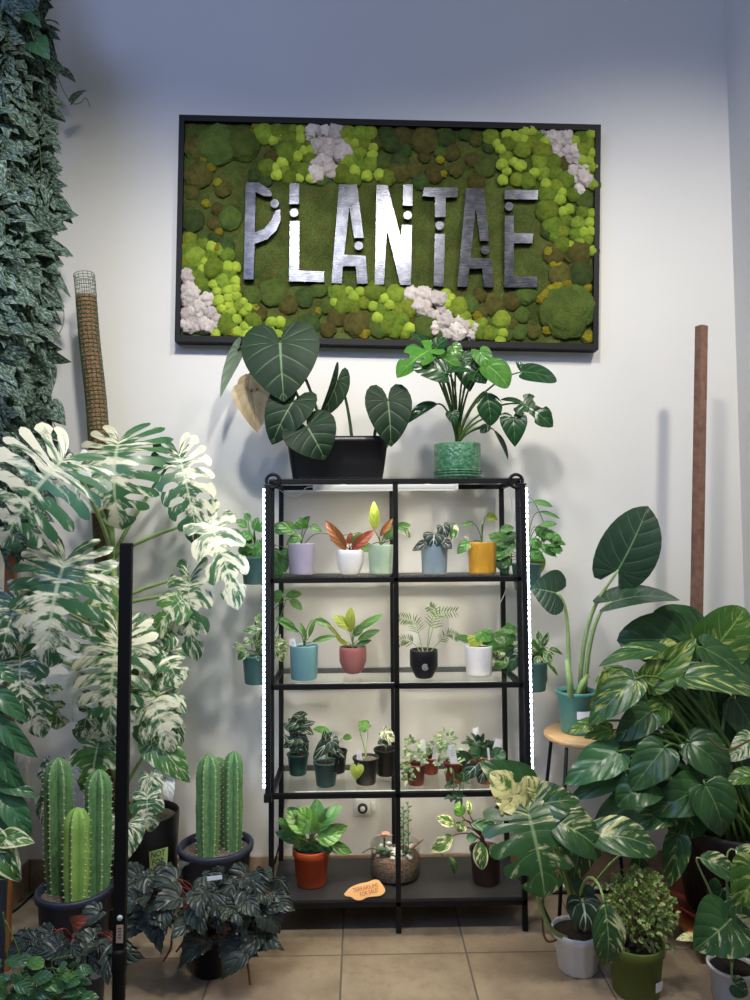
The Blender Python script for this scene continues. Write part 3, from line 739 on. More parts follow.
p.leaf(280, 343, 284, 402, 80, y=.0, yt=-.03, base=B(-.06), arch=.05, fold=.05, curl=.1, rnd=.6, jit=.05)
p.leaf(293, 402, 272, 445, 48, y=-.01, base=B(-.08), rnd=.4, arch=.1, jit=.1)
p.leaf(308, 428, 325, 460, 56, y=-.04, base=B(-.03), rnd=.4, hint=(.1, -1, .3), arch=.12, jit=.1)
p.leaf(337, 381, 317, 420, 26, y=.08, base=B(.06), rnd=.7, hint=(.9, -.7, .2), fold=.5, jit=.1)
p.leaf(388, 401, 391, 447, 48, y=.02, base=B(.15), rnd=.4, jit=.08, hint=(.1, -1, .1))
p.leaf(238, 350, 220, 398, 15, y=.2, base=B(-.1), rnd=1., hint=(-.5, .9, 0), kind='heart', jit=.1)
p.leaf(251, 392, 257, 433, 40, y=.14, base=B(-.13), mat=L_['dry'], kind='heart', fold=.35, rnd=.5, hint=(.3, -1, 0), jit=.1)
p.leaf(250, 374, 247, 400, 20, y=.16, base=B(-.13), mat=L_['dry'], kind='oval', fold=.5, rnd=.4, jit=.1)

c = U(458, 478, y0); loc = V((c.x, .16, ST))
p = Plant('potted_monstera', 'young green monstera in a carved green ceramic pot on top of the rack', 'plant', loc, L_['mon'], M_['stem'], .1, 'monstera', sr=.0045, hint=(0, -1, .5))
p.pot(.098, .096, .15, M_['ceramicgreen'], 'cyl', M_['soil'])
mb = MB()
for z in (.012, .024, .034): tube(mb, [loc + V((.0985 * math.cos(a * pi / 24), .0985 * math.sin(a * pi / 24), z)) for a in range(49)], .0028, 6)
p.part(mb, 'pot_ridge', M_['ceramicgreen'])
D = dict(jit=.12)
p.leaf(430, 350, 397, 378, 44, y=.02, mat=L_['monb'], fingers=4, hint=(-.2, -.8, .8), **D)
p.leaf(432, 352, 409, 333, 28, y=.08, hint=(0, -.6, .9), **D)
p.leaf(434, 350, 447, 338, 22, y=.06, hint=(0, -.8, .6), **D)
p.leaf(414, 362, 396, 372, 14, y=.05, hint=(0, -1, .2), kind='oval', base=None)
p.leaf(446, 373, 412, 366, 30, y=-.02, kind='round', hint=(0, -1, .35), fold=.05, rnd=.25, **D)
p.leaf(446, 372, 472, 372, 20, y=.0, kind='round', hint=(0, -.6, .8), rnd=.3, **D)
p.leaf(441, 358, 462, 372, 26, y=.06, mat=L_['monb'], hint=(.2, -.8, .7), **D)
p.leaf(488, 366, 508, 388, 40, y=.02, mat=L_['monb'], kind='round', hint=(.2, -1, .6), rnd=.3, **D)
p.leaf(480, 352, 488, 374, 22, y=.06, mat=L_['monb'], kind='heart', **D)
p.leaf(453, 347, 462, 358, 16, y=.1, mat=L_['monb'], kind='heart', **D)
p.leaf(524, 372, 557, 381, 30, y=.05, kind='round', hint=(0, -.9, .6), fold=.04, rnd=.35, **D)
p.leaf(524, 373, 516, 361, 9, y=.06, kind='oval', base=None)
p.leaf(524, 405, 553, 427, 32, y=.04, fingers=3, gap=.5, hint=(.1, -1, .3), rnd=.3, **D)
p.leaf(524, 404, 500, 400, 12, y=.06, kind='oval', base=None, hint=(0, -.6, 1))
p.leaf(513, 418, 515, 447, 28, y=.03, hint=(0, -1, .1), kind='heart', rnd=.3, **D)
p.leaf(487, 393, 491, 426, 26, y=.03, hint=(0, -1, .1), kind='oval', rnd=.35, **D)
p.leaf(437, 404, 408, 423, 15, y=.08, hint=(-.3, -.8, .5), kind='oval', fold=.6, rnd=.3, **D)
p.leaf(452, 413, 455, 426, 14, y=.08, kind='heart', **D)
p.leaf(466, 366, 470, 392, 26, y=.1, kind='heart', rnd=.4, **D)
p.leaf(476, 372, 486, 384, 30, y=.08, kind='heart', rnd=.2, **D)
p.leaf(462, 360, 480, 372, 24, y=.12, kind='heart', rnd=.5, **D)
p.leaf(494, 430, 508, 460, 8, y=.12, kind='lance', rnd=.2, hint=(.6, -.7, 0))
p.leaf(490, 425, 480, 433, 10, y=.1, kind='oval')

# ------------------------------------------------------------------ small plants on the shelves
def potp(name, label, cx, top, bot, wt, wb, z, y, mat, style, leaf, stalk, kind, soil='soil', sr=.002, cat='plant', **k):
    q = sc(y); loc = V((U(cx, bot, y).x, y, z)); p = Plant(name, label, cat, loc, leaf, stalk, y - .02, kind, sr=sr, **k)
    p.pot(wt / q / 2, wb / q / 2, (bot - top) / q, mat, style, M_[soil], sd=.01); p.zmin = z; return p
def feet(p, r, n=3):
    for k in range(n):
        a = 2 * pi * k / n - pi / 2 + .5; c = ORG[p.r.name] + V((r * math.cos(a), r * math.sin(a), 0)); mb = MB()
        lathe(mb, c, [(.006, 0), (.009, .003), (.009, .0075), (.004, .008)], 12); p.part(mb, 'pot_foot', p.potm)
def yof(cx, py, z, wb):   # depth of the pot centre from the pixel of its foot
    yf = UZ(cx, py, z).y; return max(.06, min(.26, yf + wb / 2 / sc(.12)))
# first shelf
p = potp('potted_pothos', 'pothos with one long side stem in a lavender pot on the upper glass shelf', 301.5, 547, 578, 27, 24, S1, .12, M_['lav'], 'cyl', L_['green'], M_['stem'], 'pothos')
for a in ((293, 530, 275, 524, 13), (302, 528, 300, 517, 14), (300, 536, 286, 545, 11), (312, 526, 322, 532, 7), (304, 524, 310, 516, 10)): p.leaf(*a, jit=.3)
mb = MB(); tube(mb, spline([U(303, 546, .12), U(312, 536, .1), U(322, 533, .1), U(340, 535, .1), U(352, 534, .1), U(360, 532, .1)]), .0018, 6); p.part(mb, 'side_stem', M_['stem'])
p.leaf(335, 536, 331, 541, 6, y=.1, base=None)
p = potp('potted_philodendron', 'rust-orange leaved philodendron in a white rounded pot on the upper shelf', 350, 553, 577, 27, 22, S1, .12, M_['white'], 'bowl', L_['rust'], M_['redstem'], 'lance')
for a in ((346, 550, 325, 520, 12), (352, 551, 375, 530, 12)): p.leaf(*a, mat=L_['rust' if a[2] < 350 else 'red'], fold=.35, jit=.15)
p.leaf(352, 545, 362, 532, 8, mat=L_['green']); p.leaf(346, 546, 343, 538, 6, mat=L_['rust']); p.leaf(349, 544, 351, 532, 7, mat=L_['red']); p.leaf(355, 548, 362, 534, 7, mat=L_['lime'])
p = potp('potted_philodendron', 'yellow-green upright leaved philodendron in a sage green pot behind the middle post', 381, 548, 577, 25, 23, S1, .13, M_['sage'], 'cyl', L_['green'], M_['stem'], 'lance')
p.leaf(375, 530, 374, 501, 11, mat=L_['lime'], jit=.1); p.leaf(380, 536, 393, 518, 7, mat=L_['rust'], fold=.3); p.leaf(386, 540, 392, 524, 9); p.leaf(371, 545, 361, 550, 11, y=.2, kind='oval', hint=(0, -1, .2))
p.leaf(394, 528, 411, 525, 9, kind='oval', mat=L_['green']); p.leaf(404, 527, 410, 538, 6, kind='oval', mat=L_['vhoya'], base=U(396, 527, .11)); p.leaf(390, 540, 394, 530, 8)
p = potp('potted_anthurium', 'dark silver-veined heart-leaved plant in a blue-grey footed pot on the upper shelf', 434.5, 547, 577, 27, 25, S1, .12, M_['bluegrey'], 'cyl', L_['anth'], M_['darkstem'], 'heart')
p.potm = M_['bluegrey']; feet(p, .04)
for a in ((434, 535, 433, 549, 22), (443, 526, 447, 538, 14), (424, 544, 412, 551, 10), (445, 543, 452, 549, 12)): p.leaf(*a, y=.07, jit=.15, hint=(0, -1, .35))
p.leaf(455, 524, 452, 541, 10, mat=L_['vhoya'], y=.08, kind='oval', fold=.3)
p = potp('potted_philodendron', 'thin-stemmed green plant with pale new leaf in a mustard yellow pot', 482.5, 546, 577, 28, 27, S1, .12, M_['mustard'], 'cyl', L_['green'], M_['stem'], 'pothos')
for a in ((468, 543, 457, 554, 12), (488, 516, 498, 520, 9), (472, 523, 460, 525, 5), (488, 546, 498, 548, 9)): p.leaf(*a, jit=.2, mat=L_['lime'] if a[0] == 488 and a[1] < 530 else None)
mb = MB(); tube(mb, bez(p.base, p.base + V((0, 0, .05)), U(482, 524, .1)), .003, 7); p.part(mb, 'stem', M_['stem'])
# second shelf
y2 = yof(304, 681, S2, 24)
p = potp('potted_philodendron', 'narrow-leaved plant with white tag in a teal footed pot on the middle shelf', 304, 647, 680, 28, 26, S2, y2, M_['teal'], 'cyl', L_['green'], M_['stem'], 'lance')
p.potm = M_['teal']; feet(p, .04)
for a in ((299, 632, 277, 620, 6), (309, 637, 316, 618, 5), (314, 620, 331, 625, 7), (312, 642, 338, 636, 6), (306, 640, 300, 622, 5)): p.leaf(*a, fold=.3)
def ptag(p, px, py, px2, py2, w, y, lines=3):
    a, b = U(px, py, y), U(px2, py2, y); mb = MB(); beam(mb, a, b, w / sc(y), .0012, (0, -1, .05), .0003); o = p.part(mb, 'plant_tag', M_['paper'], smooth=False)
    if lines:
        d = (b - a); x = d.cross(V((0, -1, 0))).normalized() * (w / sc(y)); mb = MB()
        for k in range(lines):
            c = a + d * (.55 + .3 * k / lines) + V((0, -.0012, 0)); beam(mb, c - x * rng.uniform(.2, .35), c + x * rng.uniform(.2, .35), .0012, .0004, (0, -1, 0), 0)
        p.part(mb, 'tag_writing', M_['ink'], o, smooth=False)
ptag(p, 295, 652, 291.5, 639, 5.5, y2 - .02)
y2 = yof(353, 675, S2, 22)
p = potp('potted_philodendron', 'lime-green broad-leaved plant in a dull red pot on the middle shelf', 353, 649, 675, 27, 21, S2, y2, M_['mauve'], 'bowl', L_['lime'], M_['palestem'], 'oval')
for a in ((350, 628, 333, 616, 11), (350, 632, 351, 607, 11), (357, 630, 383, 614, 8), (354, 636, 364, 624, 9), (358, 640, 380, 630, 8), (342, 640, 318, 615, 4), (356, 645, 372, 640, 5), (347, 645, 336, 637, 5)): p.leaf(*a, jit=.2, mat=L_['green'] if a[2] > 360 else None)
ptag(p, 359, 652, 361, 643, 4.5, y2 - .02)
y2 = yof(424, 680, S2, 22)
p = potp('potted_palm', 'tiny feathery palm in a round black pot on the middle shelf', 424, 652, 680, 28, 21, S2, y2, M_['blackplastic'], 'bowl', L_['palm'], M_['palestem'], 'lance')
def frond(p, pts, ll, n=13):
    c = spline(pts, 6); mb = MB(); tube(mb, c, [.0022 - .0015 * i / len(c) for i in range(len(c))], 6); o = p.part(mb, 'frond_stalk', M_['palestem'])
    m = MB(); k0 = int(len(c) * .4)
    for k in range(n):
        f = k0 + (len(c) - 1 - k0) * k / (n - 1); i = min(int(f), len(c) - 2); q = c[i].lerp(c[i + 1], f - i); d = (c[i + 1] - c[i]).normalized()
        for sgn in (1, -1):
            sd = d.cross(V((0, 1, 0))).normalized() * sgn
            small(m, q, d * .7 + sd + V((0, rng.uniform(-.3, .3), -.15)), .006, ll * (1 - .4 * k / n), 'lance', nt=5, nu=1, fold=.2)
    m.build('frond', L_['palm'], p.r)
yy = y2
for P_, l in (([(424, 655), (419, 636), (414, 622), (400, 618)], .045), ([(426, 655), (432, 632), (438, 615), (455, 612)], .045), ([(422, 655), (414, 644), (404, 640), (398, 644)], .035), ([(428, 655), (438, 643), (448, 634), (458, 637)], .035), ([(427, 655), (429, 630), (434, 612), (430, 607)], .04)):
    frond(p, [U(x, q, yy + rng.uniform(-.02, .02)) for x, q in P_], l)
mb = MB(); lc = ORG[p.r.name]
for r_, a0, a1 in ((.0115, .6, 6.2), (.0062, 0, 6.2832)):
    tube(mb, [lc + V((.0 + r_ * math.cos(a), -.0575 - .001 * abs(math.cos(a)), .052 + r_ * math.sin(a))) for a in [a0 + (a1 - a0) * i / 20 for i in range(21)]], .0009, 5)
tube(mb, [lc + V((-.003, -.0582, .051)), lc + V((.002, -.0582, .056)), lc + V((.004, -.0582, .05))], .0009, 5)
p.part(mb, 'printed_logo', M_['white'])
y2 = yof(478.5, 677, S2, 24)
p = potp('potted_pothos', 'bright green pothos in a white footed cylinder pot on the middle shelf', 479, 647, 676, 28, 25, S2, y2, M_['white'], 'cyl', L_['hoya'], M_['stem'], 'pothos')
p.potm = M_['white']; feet(p, .04)
for a in ((476, 637, 472, 648, 16), (484, 634, 494, 640, 15), (468, 640, 455, 636, 8), (480, 632, 486, 646, 14), (488, 641, 497, 646, 11)): p.leaf(*a, jit=.2, mat=L_['lime'] if a[0] == 476 else None)
# third shelf
def nur(label, cx, top, bot, wt, mat, leaf, kind, name='potted_alocasia', z=S3, stalk='palestem', y=None, soil='soil', **k):
    y = yof(cx, bot, z, wt * .8) if y is None else y
    p = potp(name, label, cx, top, bot, wt, wt * .78, z, y, mat, 'nursery', leaf, M_[stalk], kind, soil, **k); return p
p = nur('bushy white-veined dark plant in a dark teal pot, leftmost on the lower glass shelf', 298, 761, 781, 21, M_['nursery'], L_['polly'], 'arrow', y=.21)
for a in ((296, 722, 306, 712, 13), (298, 722, 286, 730, 13), (300, 727, 314, 735, 12), (297, 738, 283, 748, 12), (300, 738, 308, 752, 13), (296, 728, 316, 722, 12), (302, 742, 290, 752, 12), (292, 745, 283, 735, 10), (303, 716, 292, 716, 10), (290, 725, 300, 735, 12)): p.leaf(*a, y=.18, jit=.35, hint=(0, -.9, .6))
p = nur('white-veined arrow-leaved plant with black tag in the front dark teal pot', 326, 768, 791, 24, M_['nursery'], L_['polly'], 'arrow', y=.07)
for a in ((328, 742, 313, 760, 14), (330, 745, 345, 758, 11), (326, 740, 324, 730, 9), (332, 742, 332, 757, 14)): p.leaf(*a, y=.04, jit=.2, hint=(0, -.9, .5))
a, b = U(335, 772, .03), U(338, 752, .03); mb = MB(); beam(mb, a, b, 3.5 / 247, .0015); p.part(mb, 'plant_tag', M_['blackplastic'], smooth=False)
p = nur('pot of two pale round leaves on thin stems behind the arrow-leaved plant', 337, 757, 778, 20, M_['blackplastic'], L_['green'], 'oval', y=.23, name='potted_plant')
for a in ((330, 733, 313, 729, 11), (343, 738, 352, 738, 10)): p.leaf(*a, y=.22, jit=.1, hint=(0, -.5, 1))
p = nur('black pot with a lime heart leaf hanging over its rim and a tag', 366, 762, 787, 25, M_['blackplastic'], L_['hoya'], 'heart', y=.09, soil='gravel', name='potted_plant')
p.leaf(361, 727, 372, 726, 12, y=.1, jit=.1, hint=(0, -.6, .9)); p.leaf(357, 767, 356, 780, 14, y=.035, jit=.1, mat=L_['lime']); p.leaf(366, 727, 358, 722, 13, y=.11, hint=(0, -.7, .6), mat=L_['green'])
ptag(p, 360, 770, 359, 750, 5, .06)
p = nur('black pot with a silver-marbled small leaf beside the middle post', 386, 756, 781, 23, M_['blackplastic'], L_['albo'], 'heart', y=.19, name='potted_plant')
p.leaf(384, 732, 396, 742, 13, y=.17, jit=.1); p.leaf(382, 741, 377, 744, 6, y=.17); p.leaf(387, 742, 381, 742, 7, y=.17, mat=L_['dark'])
def cluster(p, lst, leaf, n, size, kind='oval', spread=1., name='foliage'):
    mb = MB()
    for cx, cy, rx, ry, y in lst:
        for _ in range(n):
            a, r = rng.uniform(0, 2 * pi), math.sqrt(rng.random()); q = U(cx + rx * r * math.cos(a), cy + ry * r * math.sin(a), y + rng.uniform(-.035, .035) * spread)
            if hasattr(p, 'zmin') and name == 'foliage': q.z = max(q.z, p.zmin + .022)
            small(mb, q, V((math.cos(a), rng.uniform(-.8, .2), -math.sin(a) * .5 + rng.uniform(-.5, .5))), size * rng.uniform(.6, 1.1), size * rng.uniform(1., 1.7), kind, nt=5, nu=2, fold=.15)
    return p.part(mb, name, leaf)
p = nur('brick red pot of pale tradescantia with a white tag, nearest the middle post', 416, 768, 788, 20, M_['redpot'], L_['trad'], 'oval', 'potted_tradescantia', y=.07)
cluster(p, [(414, 762, 12, 10, .06), (412, 746, 7, 8, .08), (408, 778, 3, 8, .05)], L_['trad'], 34, .017)
ptag(p, 423, 766, 423, 740, 5, .07, 0)
p = nur('brick red pot of tradescantia with a slanted tag, second from the middle post', 431, 765, 781, 18, M_['redpot'], L_['trad'], 'oval', 'potted_tradescantia', y=.2)
cluster(p, [(431, 757, 9, 7, .2), (432, 748, 6, 5, .2)], L_['trad'], 32, .017)
ptag(p, 434, 764, 437.5, 742, 6, .165)
p = nur('brick red pot of trailing tradescantia reaching over the shelf edge', 454, 767, 788, 20, M_['redpot'], L_['trad'], 'oval', 'potted_tradescantia', y=.08)
cluster(p, [(450, 757, 13, 11, .065), (446, 740, 8, 8, .08), (458, 763, 7, 8, .09)], L_['trad'], 40, .017)
cluster(p, [(452, 786, 3, 3, -.04), (461, 797, 3, 4, -.04), (463, 782, 5, 4, -.04), (452, 797, 2, 3, -.04)], L_['dark'], 6, .02, 'heart', .2, 'trailing_foliage')
for q in ([(453, 768), (454, 779), (453, 796)], [(462, 768), (464, 780), (462, 796)]):
    mb = MB(); tube(mb, spline([U(q[0][0], q[0][1], .05), U(q[1][0], q[1][1], -.03), U(q[2][0], q[2][1], -.035)]), .0012, 5); p.part(mb, 'trailing_stem', M_['stem'])
ptag(p, 455, 768, 451, 745, 7, .045)
p = nur('red pot of dark crinkled rosettes with upright white tag at the back of the shelf', 480, 752, 771, 22, M_['redpot'], L_['dark'], 'round', 'potted_peperomia', y=.22)
cluster(p, [(480, 745, 12, 6, .19), (488, 748, 8, 5, .2)], L_['dark'], 34, .024, 'round')
ptag(p, 479, 752, 475, 728, 6.5, .2, 0)
p = nur('red pot of dark broad leaves with a wide slanted tag near the right front post', 486, 768, 789, 22, M_['redpot'], L_['dark'], 'oval', 'potted_peperomia', y=.08)
for a in ((478, 764, 464, 778, 14), (470, 760, 456, 752, 13), (480, 758, 470, 748, 13), (486, 762, 480, 785, 14), (492, 758, 506, 752, 16), (470, 772, 458, 780, 11), (482, 756, 490, 748, 12), (494, 764, 506, 776, 15)): p.leaf(*a, y=.05, jit=.35, kind='oval', wave=.05, mat=L_['polly'] if a[0] in (478, 486) else None)
ptag(p, 494, 757, 499, 739, 7, .06, 0); ptag(p, 490, 770, 488, 748, 2.2, .03, 0)
# bottom board
def ybot(cx, py, w): return UZ(cx, py, SB).y + w / 2 / sc(.1)
y2 = ybot(311, 890, 30)
p = potp('potted_aglaonema', 'leafy green plant in an orange plastic pot on the bottom board', 311.5, 855, 889, 36, 29, SB, y2, M_['terra'], 'taper', L_['green'], M_['palestem'], 'oval', sr=.003)
for a in ((308, 832, 285, 812, 20), (313, 832, 300, 806, 20), (316, 826, 317, 798, 17), (318, 830, 342, 806, 18), (320, 835, 348, 826, 14), (318, 840, 342, 834, 18), (312, 838, 310, 862, 24), (300, 838, 277, 818, 12), (300, 842, 275, 832, 11), (322, 842, 352, 853, 12), (306, 845, 292, 838, 16), (318, 846, 336, 848, 14), (304, 850, 305, 862, 14), (310, 820, 294, 828, 20), (316, 822, 330, 828, 18), (300, 815, 287, 808, 9)): p.leaf(*a, y=y2 - .04 + rng.uniform(-.03, .05), jit=.35, hint=(0, -.9, .6), fold=.2, mat=L_['lily'] if rng.random() < .5 else None)
y2 = max(ybot(395, 887, 49), .13)
tr = thing('glass_terrarium', 'round glass bowl of succulents and white stones on the bottom board', 'terrarium', V((U(395.5, 887, y2).x, y2, SB)))
q = sc(y2); r = 24.5 / q; lc = ORG[tr.name]; mb = MB()
lathe(mb, lc, [(r * .9, 0), (r * .97, .003), (r, .012), (r, .128), (r * .985, .131), (r * .97, .128), (r * .97, .012), (r * .9, .006)], 40); mb.build('glass_bowl', M_['jar'], tr)
mb = MB(); lathe(mb, lc, [(r * .9, .008), (r * .95, .014), (r * .95, .085), (r * .7, .094), (.001, .098)], 32); mb.build('soil', M_['tsoil'], tr)
mb = MB()
for k in range(36):
    a, d = rng.uniform(0, 6.28), r * .86 * math.sqrt(rng.random()); m = MB(); s_ = rng.uniform(.006, .013)
    bm = bmesh.new(); bmesh.ops.create_icosphere(bm, subdivisions=2, radius=1)
    cc = lc + V((d * math.cos(a), d * math.sin(a), .099)); e = (rng.uniform(.7, 1.2), rng.uniform(.7, 1.2), rng.uniform(.5, .9))
    mb.add([cc + V((v.co.x * e[0], v.co.y * e[1], v.co.z * e[2])) * s_ * (1 + .25 * noise.noise(v.co * 1.6 + V((k, 0, 0)))) for v in bm.verts], [[v.index for v in f.verts] for f in bm.faces]); bm.free()
o = mb.build('white_pebbles', M_['white'], tr); o['kind'] = 'stuff'
def rosette(c, R, n, leaf, name='succulent'):
    mb = MB()
    for k in range(n):
        a = k * 2.4; t_ = k / n; d = V((math.cos(a), math.sin(a), .25 + 1.2 * (1 - t_))); small(mb, c, d, R * .5, R * (.4 + .6 * t_), 'oval', up=(0, 0, 1), nt=5, nu=2, fold=.4)
    mb.build(name, leaf, tr)
rosette(lc + V((-.055, -.03, .102)), .04, 16, L_['succ']); rosette(lc + V((-.03, -.05, .102)), .03, 14, L_['succ']); rosette(lc + V((.045, -.04, .102)), .032, 14, L_['dark'])
rosette(lc + V((-.045, -.02, .16)), .04, 14, L_['pinksucc']); mb = MB(); tube(mb, [lc + V((-.045, 0, .095)), lc + V((-.045, -.02, .16))], .004, 6); mb.build('succulent_stem', M_['brownstem'], tr)
for dx, hh in ((.035, .18), (.055, .2), (.02, .15)):
    mb = MB(); b_ = lc + V((dx, .01, .09))
    for k in range(16):
        z_ = .03 + (hh - .03) * k / 15; a = k * 2.4
        small(mb, b_ + V((0, 0, z_)), V((math.cos(a), math.sin(a), .5)), .009, .02, 'oval', nt=4, nu=1)
    tube(mb, [b_, b_ + V((0, 0, hh))], .002, 5); mb.build('succulent', L_['succ'], tr)
mb = MB(); tube(mb, [lc + V((.05, -.02, .1)), lc + V((.08, -.03, .13)), lc + V((.115, -.03, .155))], [.004, .006, .002], 6); mb.build('dried_twig', M_['coir'], tr)
mb = MB(); tube(mb, spline([lc + V((-.07, -.02, .11)), lc + V((-.1, -.03, .122)), lc + V((-.135, -.03, .105))]), [.003] * 9 + [.003] * 4, 6); mb.build('driftwood', M_['coir'], tr)
# the little orange card
yc = UZ(364, 901, SB).y
def cardpt(x, y): # card leaning back a little
    f = (901 - y) / 21; p = UZ(x, 901, SB); q_ = U(x, y, p.y + .008 + .035 * f); return q_
card = [(344, 894), (350, 888), (359, 884), (368, 882), (373, 880), (378, 880), (381, 883), (385, 889), (384, 893), (379, 896), (368, 897), (362, 900), (356, 900), (351, 897), (346, 896)]
crd = thing('shelf_card', 'small orange hand-cut card reading TERRARIUMS FOR SALE on the bottom board', 'sign', cardpt(364, 900))
mb = MB(); prism(mb, [cardpt(x, y) for x, y in [(a.x, a.y) for a in spline([V((x, y, 0)) for x, y in card + card[:1]], 4)[:-1]]], (0, .0015, 0)); mb.build('card', M_['orangecard'], crd, smooth=False)
def text3d(txt, size, org, ex, ez, mat, parent, name='lettering', sx=1., bold=0.):
    c = bpy.data.curves.new('t', 'FONT'); c.body = txt; c.size = size; c.align_x = 'CENTER'; c.align_y = 'CENTER'; c.extrude = .0004; c.resolution_u = 2; c.offset = bold
    o = bpy.data.objects.new('t', c); COL.objects.link(o); bpy.context.view_layer.update()
    me = bpy.data.meshes.new_from_object(o.evaluated_get(bpy.context.evaluated_depsgraph_get())); bpy.data.objects.remove(o)
    ex, ez = V(ex).normalized(), V(ez).normalized(); n = ex.cross(ez)
    mb = MB(); mb.add([V(org) + ex * v.co.x * sx + ez * v.co.y + n * v.co.z for v in me.vertices], [list(f.vertices) for f in me.polygons])
    return mb.build(name, mat, parent, smooth=False)
for tx, a, b in (('TERRARIUMS', (352, 891), (379, 885)), ('FOR SALE!', (358, 895.5), (380, 889.5))):
    A, B_ = cardpt(*a), cardpt(*b); c = (A + B_) / 2; ex = (B_ - A).normalized(); nn = V((0, -1, .4)); ez = (V((0, .5, 1)) - ex * V((0, .5, 1)).dot(ex)).normalized()
    text3d(tx, .021, c + ex.cross(ez) * .0012, ex, ez, M_['orangeink'], crd, sx=(B_ - A).length / (.0118 * len(tx)) * .92)
y2 = ybot(486, 888, 28)
p = potp('potted_philodendron', 'red-stemmed philodendron with cream-streaked leaves in a dark brown pot on the bottom board', 486, 856, 888, 30, 26, SB, y2, M_['brownpot'], 'nursery', L_['vhoya'], M_['redstem'], 'oval', sr=.003)
for a in ((453, 836, 431, 851, 15), (455, 824, 436, 817, 11), (462, 816, 456, 803, 12), (471, 824, 500, 828, 12), (480, 842, 482, 870, 15), (484, 836, 496, 822, 12), (462, 822, 458, 832, 13), (490, 846, 502, 858, 12), (476, 838, 466, 838, 10), (470, 815, 468, 800, 6)): p.leaf(*a, y=y2 - .06, jit=.25, hint=(0, -.9, .5), mat=L_['lily'] if a[0] in (471, 484, 476) else (L_['hoya'] if a[0] == 462 and a[1] == 816 else None))
y2 = UZ(452, 876, SB).y
mb = MB(); A = UZ(455, 875, SB); A.z += .004; T = U(449, 856, y2 + .04); leaf_into(mb, A, T, .03, (.5, -1, .2), 'oval', fold=.5, arch=.15)
tag(mb.build('fallen_leaf', L_['green'], org=A), 'single curled green leaf lying on the bottom board beside the terrarium', 'leaf')

# ------------------------------------------------------------------ pots hooked on the rack sides
def hanging(label, cx, rim, bot, w, y, leaf, kind, lst, foli=None, name='hanging_plant', vines=(), side=-1):
    q = sc(y); c = U(cx, bot, y); p = Plant(name, label, 'plant', c, leaf, M_['stem'], y - .05, kind, sr=.0022)
    p.pot(w / q / 2, w / q / 2 * .82, (bot - rim) / q, M_['hangteal'], 'nursery', M_['soil'], sd=.012)
    r = w / q / 2; xr = -.49 if side < 0 else .49
    mb = MB(); top = V((c.x - side * r * .98, y, c.z + (bot - rim) / q))
    tube(mb, [top + V((side * .004, 0, -.02)), top, top + V((0, 0, .03)), V((xr + side * .006, y, top.z + .05)), V((xr + side * .013, y, top.z + .05))], .0018, 6); p.part(mb, 'hanger_hook', M_['wire'])
    for a in lst: p.leaf(*a[:5], y=a[5] if len(a) > 5 else None, jit=.4, mat=a[6] if len(a) > 6 else None)
    for v in vines: mb = MB(); tube(mb, spline([U(*k) for k in v]), .0018, 6); p.part(mb, 'vine', M_['stem'])
    if foli: cluster(p, foli[0], foli[1], foli[2], foli[3], 'oval')
    return p
G, HY, VH = L_['green'], L_['hoya'], L_['vhoya']
hanging('teal hanging pot of bright trailing leaves beside the left light bar, upper one', 256, 557, 584, 30, .2, HY, 'oval',
        [(247, 527, 236, 520, 9), (250, 520, 244, 513, 7), (252, 538, 240, 533, 12), (255, 545, 246, 556, 13), (248, 548, 238, 552, 10), (258, 540, 262, 552, 12), (256, 530, 266, 524, 10), (250, 552, 247, 566, 10), (254, 530, 258, 517, 8), (262, 548, 254, 560, 13),
         (274, 548, 280, 566, 12, .21, G), (280, 556, 286, 572, 12, .21, G), (276, 562, 279, 580, 13, .21, G), (284, 548, 290, 562, 10, .21, G), (272, 528, 290, 530, 13, .21, G)], ([(254, 548, 12, 8, .16)], HY, 22, .03),
        vines=[[(254, 557, .2), (250, 535, .19), (247, 512, .2)], [(262, 556, .2), (274, 552, .14), (282, 566, .21), (284, 590, .11)]])
hanging('teal hanging pot of pale variegated leaves beside the left light bar, lower one', 257, 655, 683, 29, .2, VH, 'oval',
        [(262, 628, 243, 631, 8), (262, 620, 254, 618, 9), (258, 616, 264, 622, 8), (244, 652, 238, 660, 9), (252, 640, 242, 643, 8), (272, 640, 286, 645, 9, .21), (278, 648, 283, 662, 10, .21), (286, 596, 302, 594, 9, .21, G), (290, 600, 302, 610, 10, .21, G), (276, 597, 284, 594, 8, .21, G), (274, 602, 281, 590, 12, .21, G), (276, 618, 296, 628, 8, .21, G)], ([(252, 648, 12, 8, .17), (275, 648, 8, 8, .15)], VH, 34, .022),
        vines=[[(256, 656, .2), (258, 636, .18), (254, 616, .18)], [(266, 655, .2), (278, 625, .13), (286, 600, .11)]])
